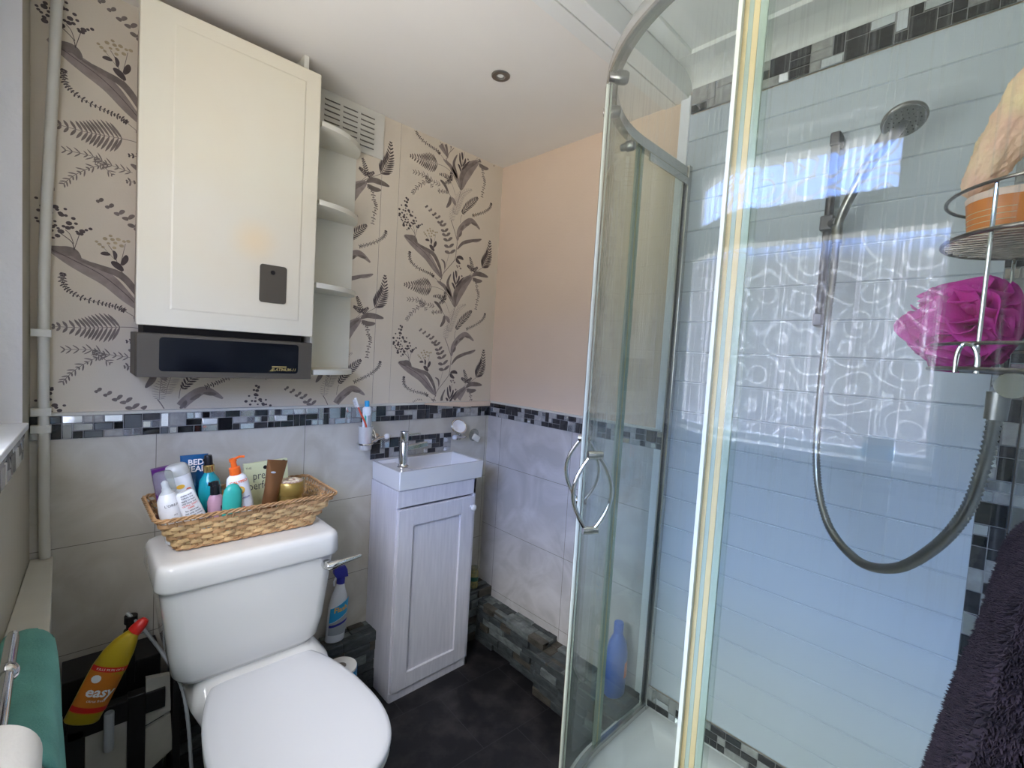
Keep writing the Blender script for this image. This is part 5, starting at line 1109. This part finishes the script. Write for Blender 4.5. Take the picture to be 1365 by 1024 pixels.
# dark bath towel on the front wall
b = MB(); rd = random.Random(9)
prof = [(1.262, -.0375), (1.250, -.028), (1.235, -.021), (1.20, -.0155), (1.15, -.0085), (1.10, .0015), (1.04, .0105), (.95, .022), (.80, .034), (.60, .038), (.35, .038)]
prof = [(v[2] - .030, v[1]) for v in smooth_pts([(0, y, z) for z, y in prof], 5)]
NX = 40; surf = []
for z, y in prof:
    row = []
    for i in range(NX + 1):
        x = .455 + .20 * i / NX; e = math.sin(PI * i / NX) ** .25 if 0 < i < NX else 0
        row.append(Vector((x, YN + .002 + (y - YN) * (.80 + .2 * e) * (1 - .25 * (1 - math.exp(-i / 3.)) * 0) * (1 if i else .93), z)))
    surf.append(row)
b.grid(surf); b.add([surf[0][0], surf[-1][0], (surf[-1][0].x, YN + .002, surf[-1][0].z), (surf[0][0].x, YN + .002, surf[0][0].z)], [(0, 1, 2, 3)])
for i in range(len(prof) - 1):
    b.add([surf[i][0], surf[i + 1][0], (surf[i + 1][0].x, YN + .002, surf[i + 1][0].z), (surf[i][0].x, YN + .002, surf[i][0].z)], [(0, 1, 2, 3)])
def tuft(p, n_, l=.006):
    n_ = (n_ + Vector((rd.uniform(-.5, .5), rd.uniform(-.5, .5), rd.uniform(-.7, .3)))).normalized(); a_ = n_.orthogonal().normalized(); c_ = n_.cross(a_); w = .0014
    b.add([p + a_ * w, p - a_ * w * .5 + c_ * w, p - a_ * w * .5 - c_ * w, p + n_ * l * rd.uniform(.6, 1.2)], [(0, 1, 3), (1, 2, 3), (2, 0, 3)])
for _ in range(16000):
    i = rd.randrange(len(prof) - 6); u_ = rd.random(); w_ = rd.random()
    if rd.random() < .3:
        p0 = surf[i][0].lerp(surf[i + 1][0], u_); p = Vector((p0.x, YN + .002 + (p0.y - YN) * w_, p0.z)); tuft(p, Vector((-1, .2, 0)))
    else:
        j = min(NX - 1, int(NX * w_)); p = surf[i][j].lerp(surf[i + 1][j + 1], u_); tuft(p, Vector((0, 1, 0)))
o = b.build('bath_towel', 'plum', smooth=0, recalc=False); tag(o, 'dark plum deep pile towel hanging in the bottom right corner', 'towel')

# tub on the window sill, seen mirrored in the glass
t = thing('wipes_tub', 'white lidded tub with bright blue label on the window sill', 'tub', (xw(.215) - .034, .215, WZ0 + .0125))
b = MB(); b.lathe([(.031, 0), (.0335, .003), (.035, .052)], 30); b.build('tub_body', 'white', t, world=False)
b = MB(); b.lathe([(.0365, .052), (.037, .064), (.034, .066), (.0001, .067)], 30); b.build('lid', 'upvc', t, world=False)
b = MB(); b.lathe([(.0342, .008), (.0354, .045)], 30, caps=False); b.build('label_print', 'cyan', t, world=False)

# ------------------------------------------------------------------ daylight, camera
w = bpy.data.worlds.new('sky'); bpy.context.scene.world = w; w.use_nodes = True; N = w.node_tree.nodes; L = w.node_tree.links
bg = N['Background']; tc = N.new('ShaderNodeTexCoord'); sp = N.new('ShaderNodeSeparateXYZ'); L.new(tc.outputs['Generated'], sp.inputs[0])
r = N.new('ShaderNodeValToRGB'); mp = N.new('ShaderNodeMapRange'); mp.inputs['From Min'].default_value = -1; mp.inputs['From Max'].default_value = 1
L.new(sp.outputs['Z'], mp.inputs[0]); L.new(mp.outputs[0], r.inputs[0]); cr = r.color_ramp
cr.elements[0].position = 0; cr.elements[0].color = (.50, .46, .40, 1); cr.elements[1].position = 1; cr.elements[1].color = (.95, .92, .90, 1)
for p_, c_ in ((.36, (.40, .36, .31, 1)), (.44, (.11, .10, .11, 1)), (.60, (.085, .08, .095, 1)), (.632, (.24, .38, .84, 1)), (.69, (.26, .40, .86, 1)), (.76, (.86, .86, .86, 1))):
    e = cr.elements.new(p_); e.color = c_
L.new(r.outputs[0], bg.inputs[0]); bg.inputs[1].default_value = SKY = 15.0
pl = bpy.data.lights.new('window_portal', 'AREA'); pl.shape = 'RECTANGLE'; pl.size = 1.36; pl.size_y = .96; pl.cycles.is_portal = True
po = bpy.data.objects.new('window_portal', pl); C.objects.link(po); po.location = LW(.78, -.155, 1.60); po.rotation_euler = (0, -PI / 2, math.atan(-.05) * -1)
cam = bpy.data.cameras.new('camera'); co = bpy.data.objects.new('camera', cam); C.objects.link(co)
cam.sensor_width = 36; cam.lens = 623.05 / 1365 * 36; cam.clip_start = .01
ya, pi_, ro_ = math.radians(46.08), math.radians(-3.326), math.radians(3.475)
f = Vector((math.cos(ya) * math.cos(pi_), math.sin(ya) * math.cos(pi_), math.sin(pi_))); rt = f.cross(Vector((0, 0, 1))).normalized(); up = rt.cross(f)
r2 = rt * math.cos(ro_) + up * math.sin(ro_); u2 = -rt * math.sin(ro_) + up * math.cos(ro_)
mw = Matrix((r2, u2, -f)).transposed().to_4x4(); mw.translation = Vector((0, 0, 1.35)); co.matrix_world = mw
sc = bpy.context.scene; sc.camera = co
sc.view_settings.view_transform = 'Standard'; sc.view_settings.look = 'None'; sc.view_settings.gamma = 1; sc.view_settings.use_curve_mapping = False
sc.view_settings.exposure = 0.97
cy = sc.cycles; cy.max_bounces = 14; cy.diffuse_bounces = 7; cy.glossy_bounces = 6; cy.transparent_max_bounces = 24; cy.sample_clamp_indirect = 6; cy.use_denoising = True
cy.caustics_reflective = False; cy.caustics_refractive = False
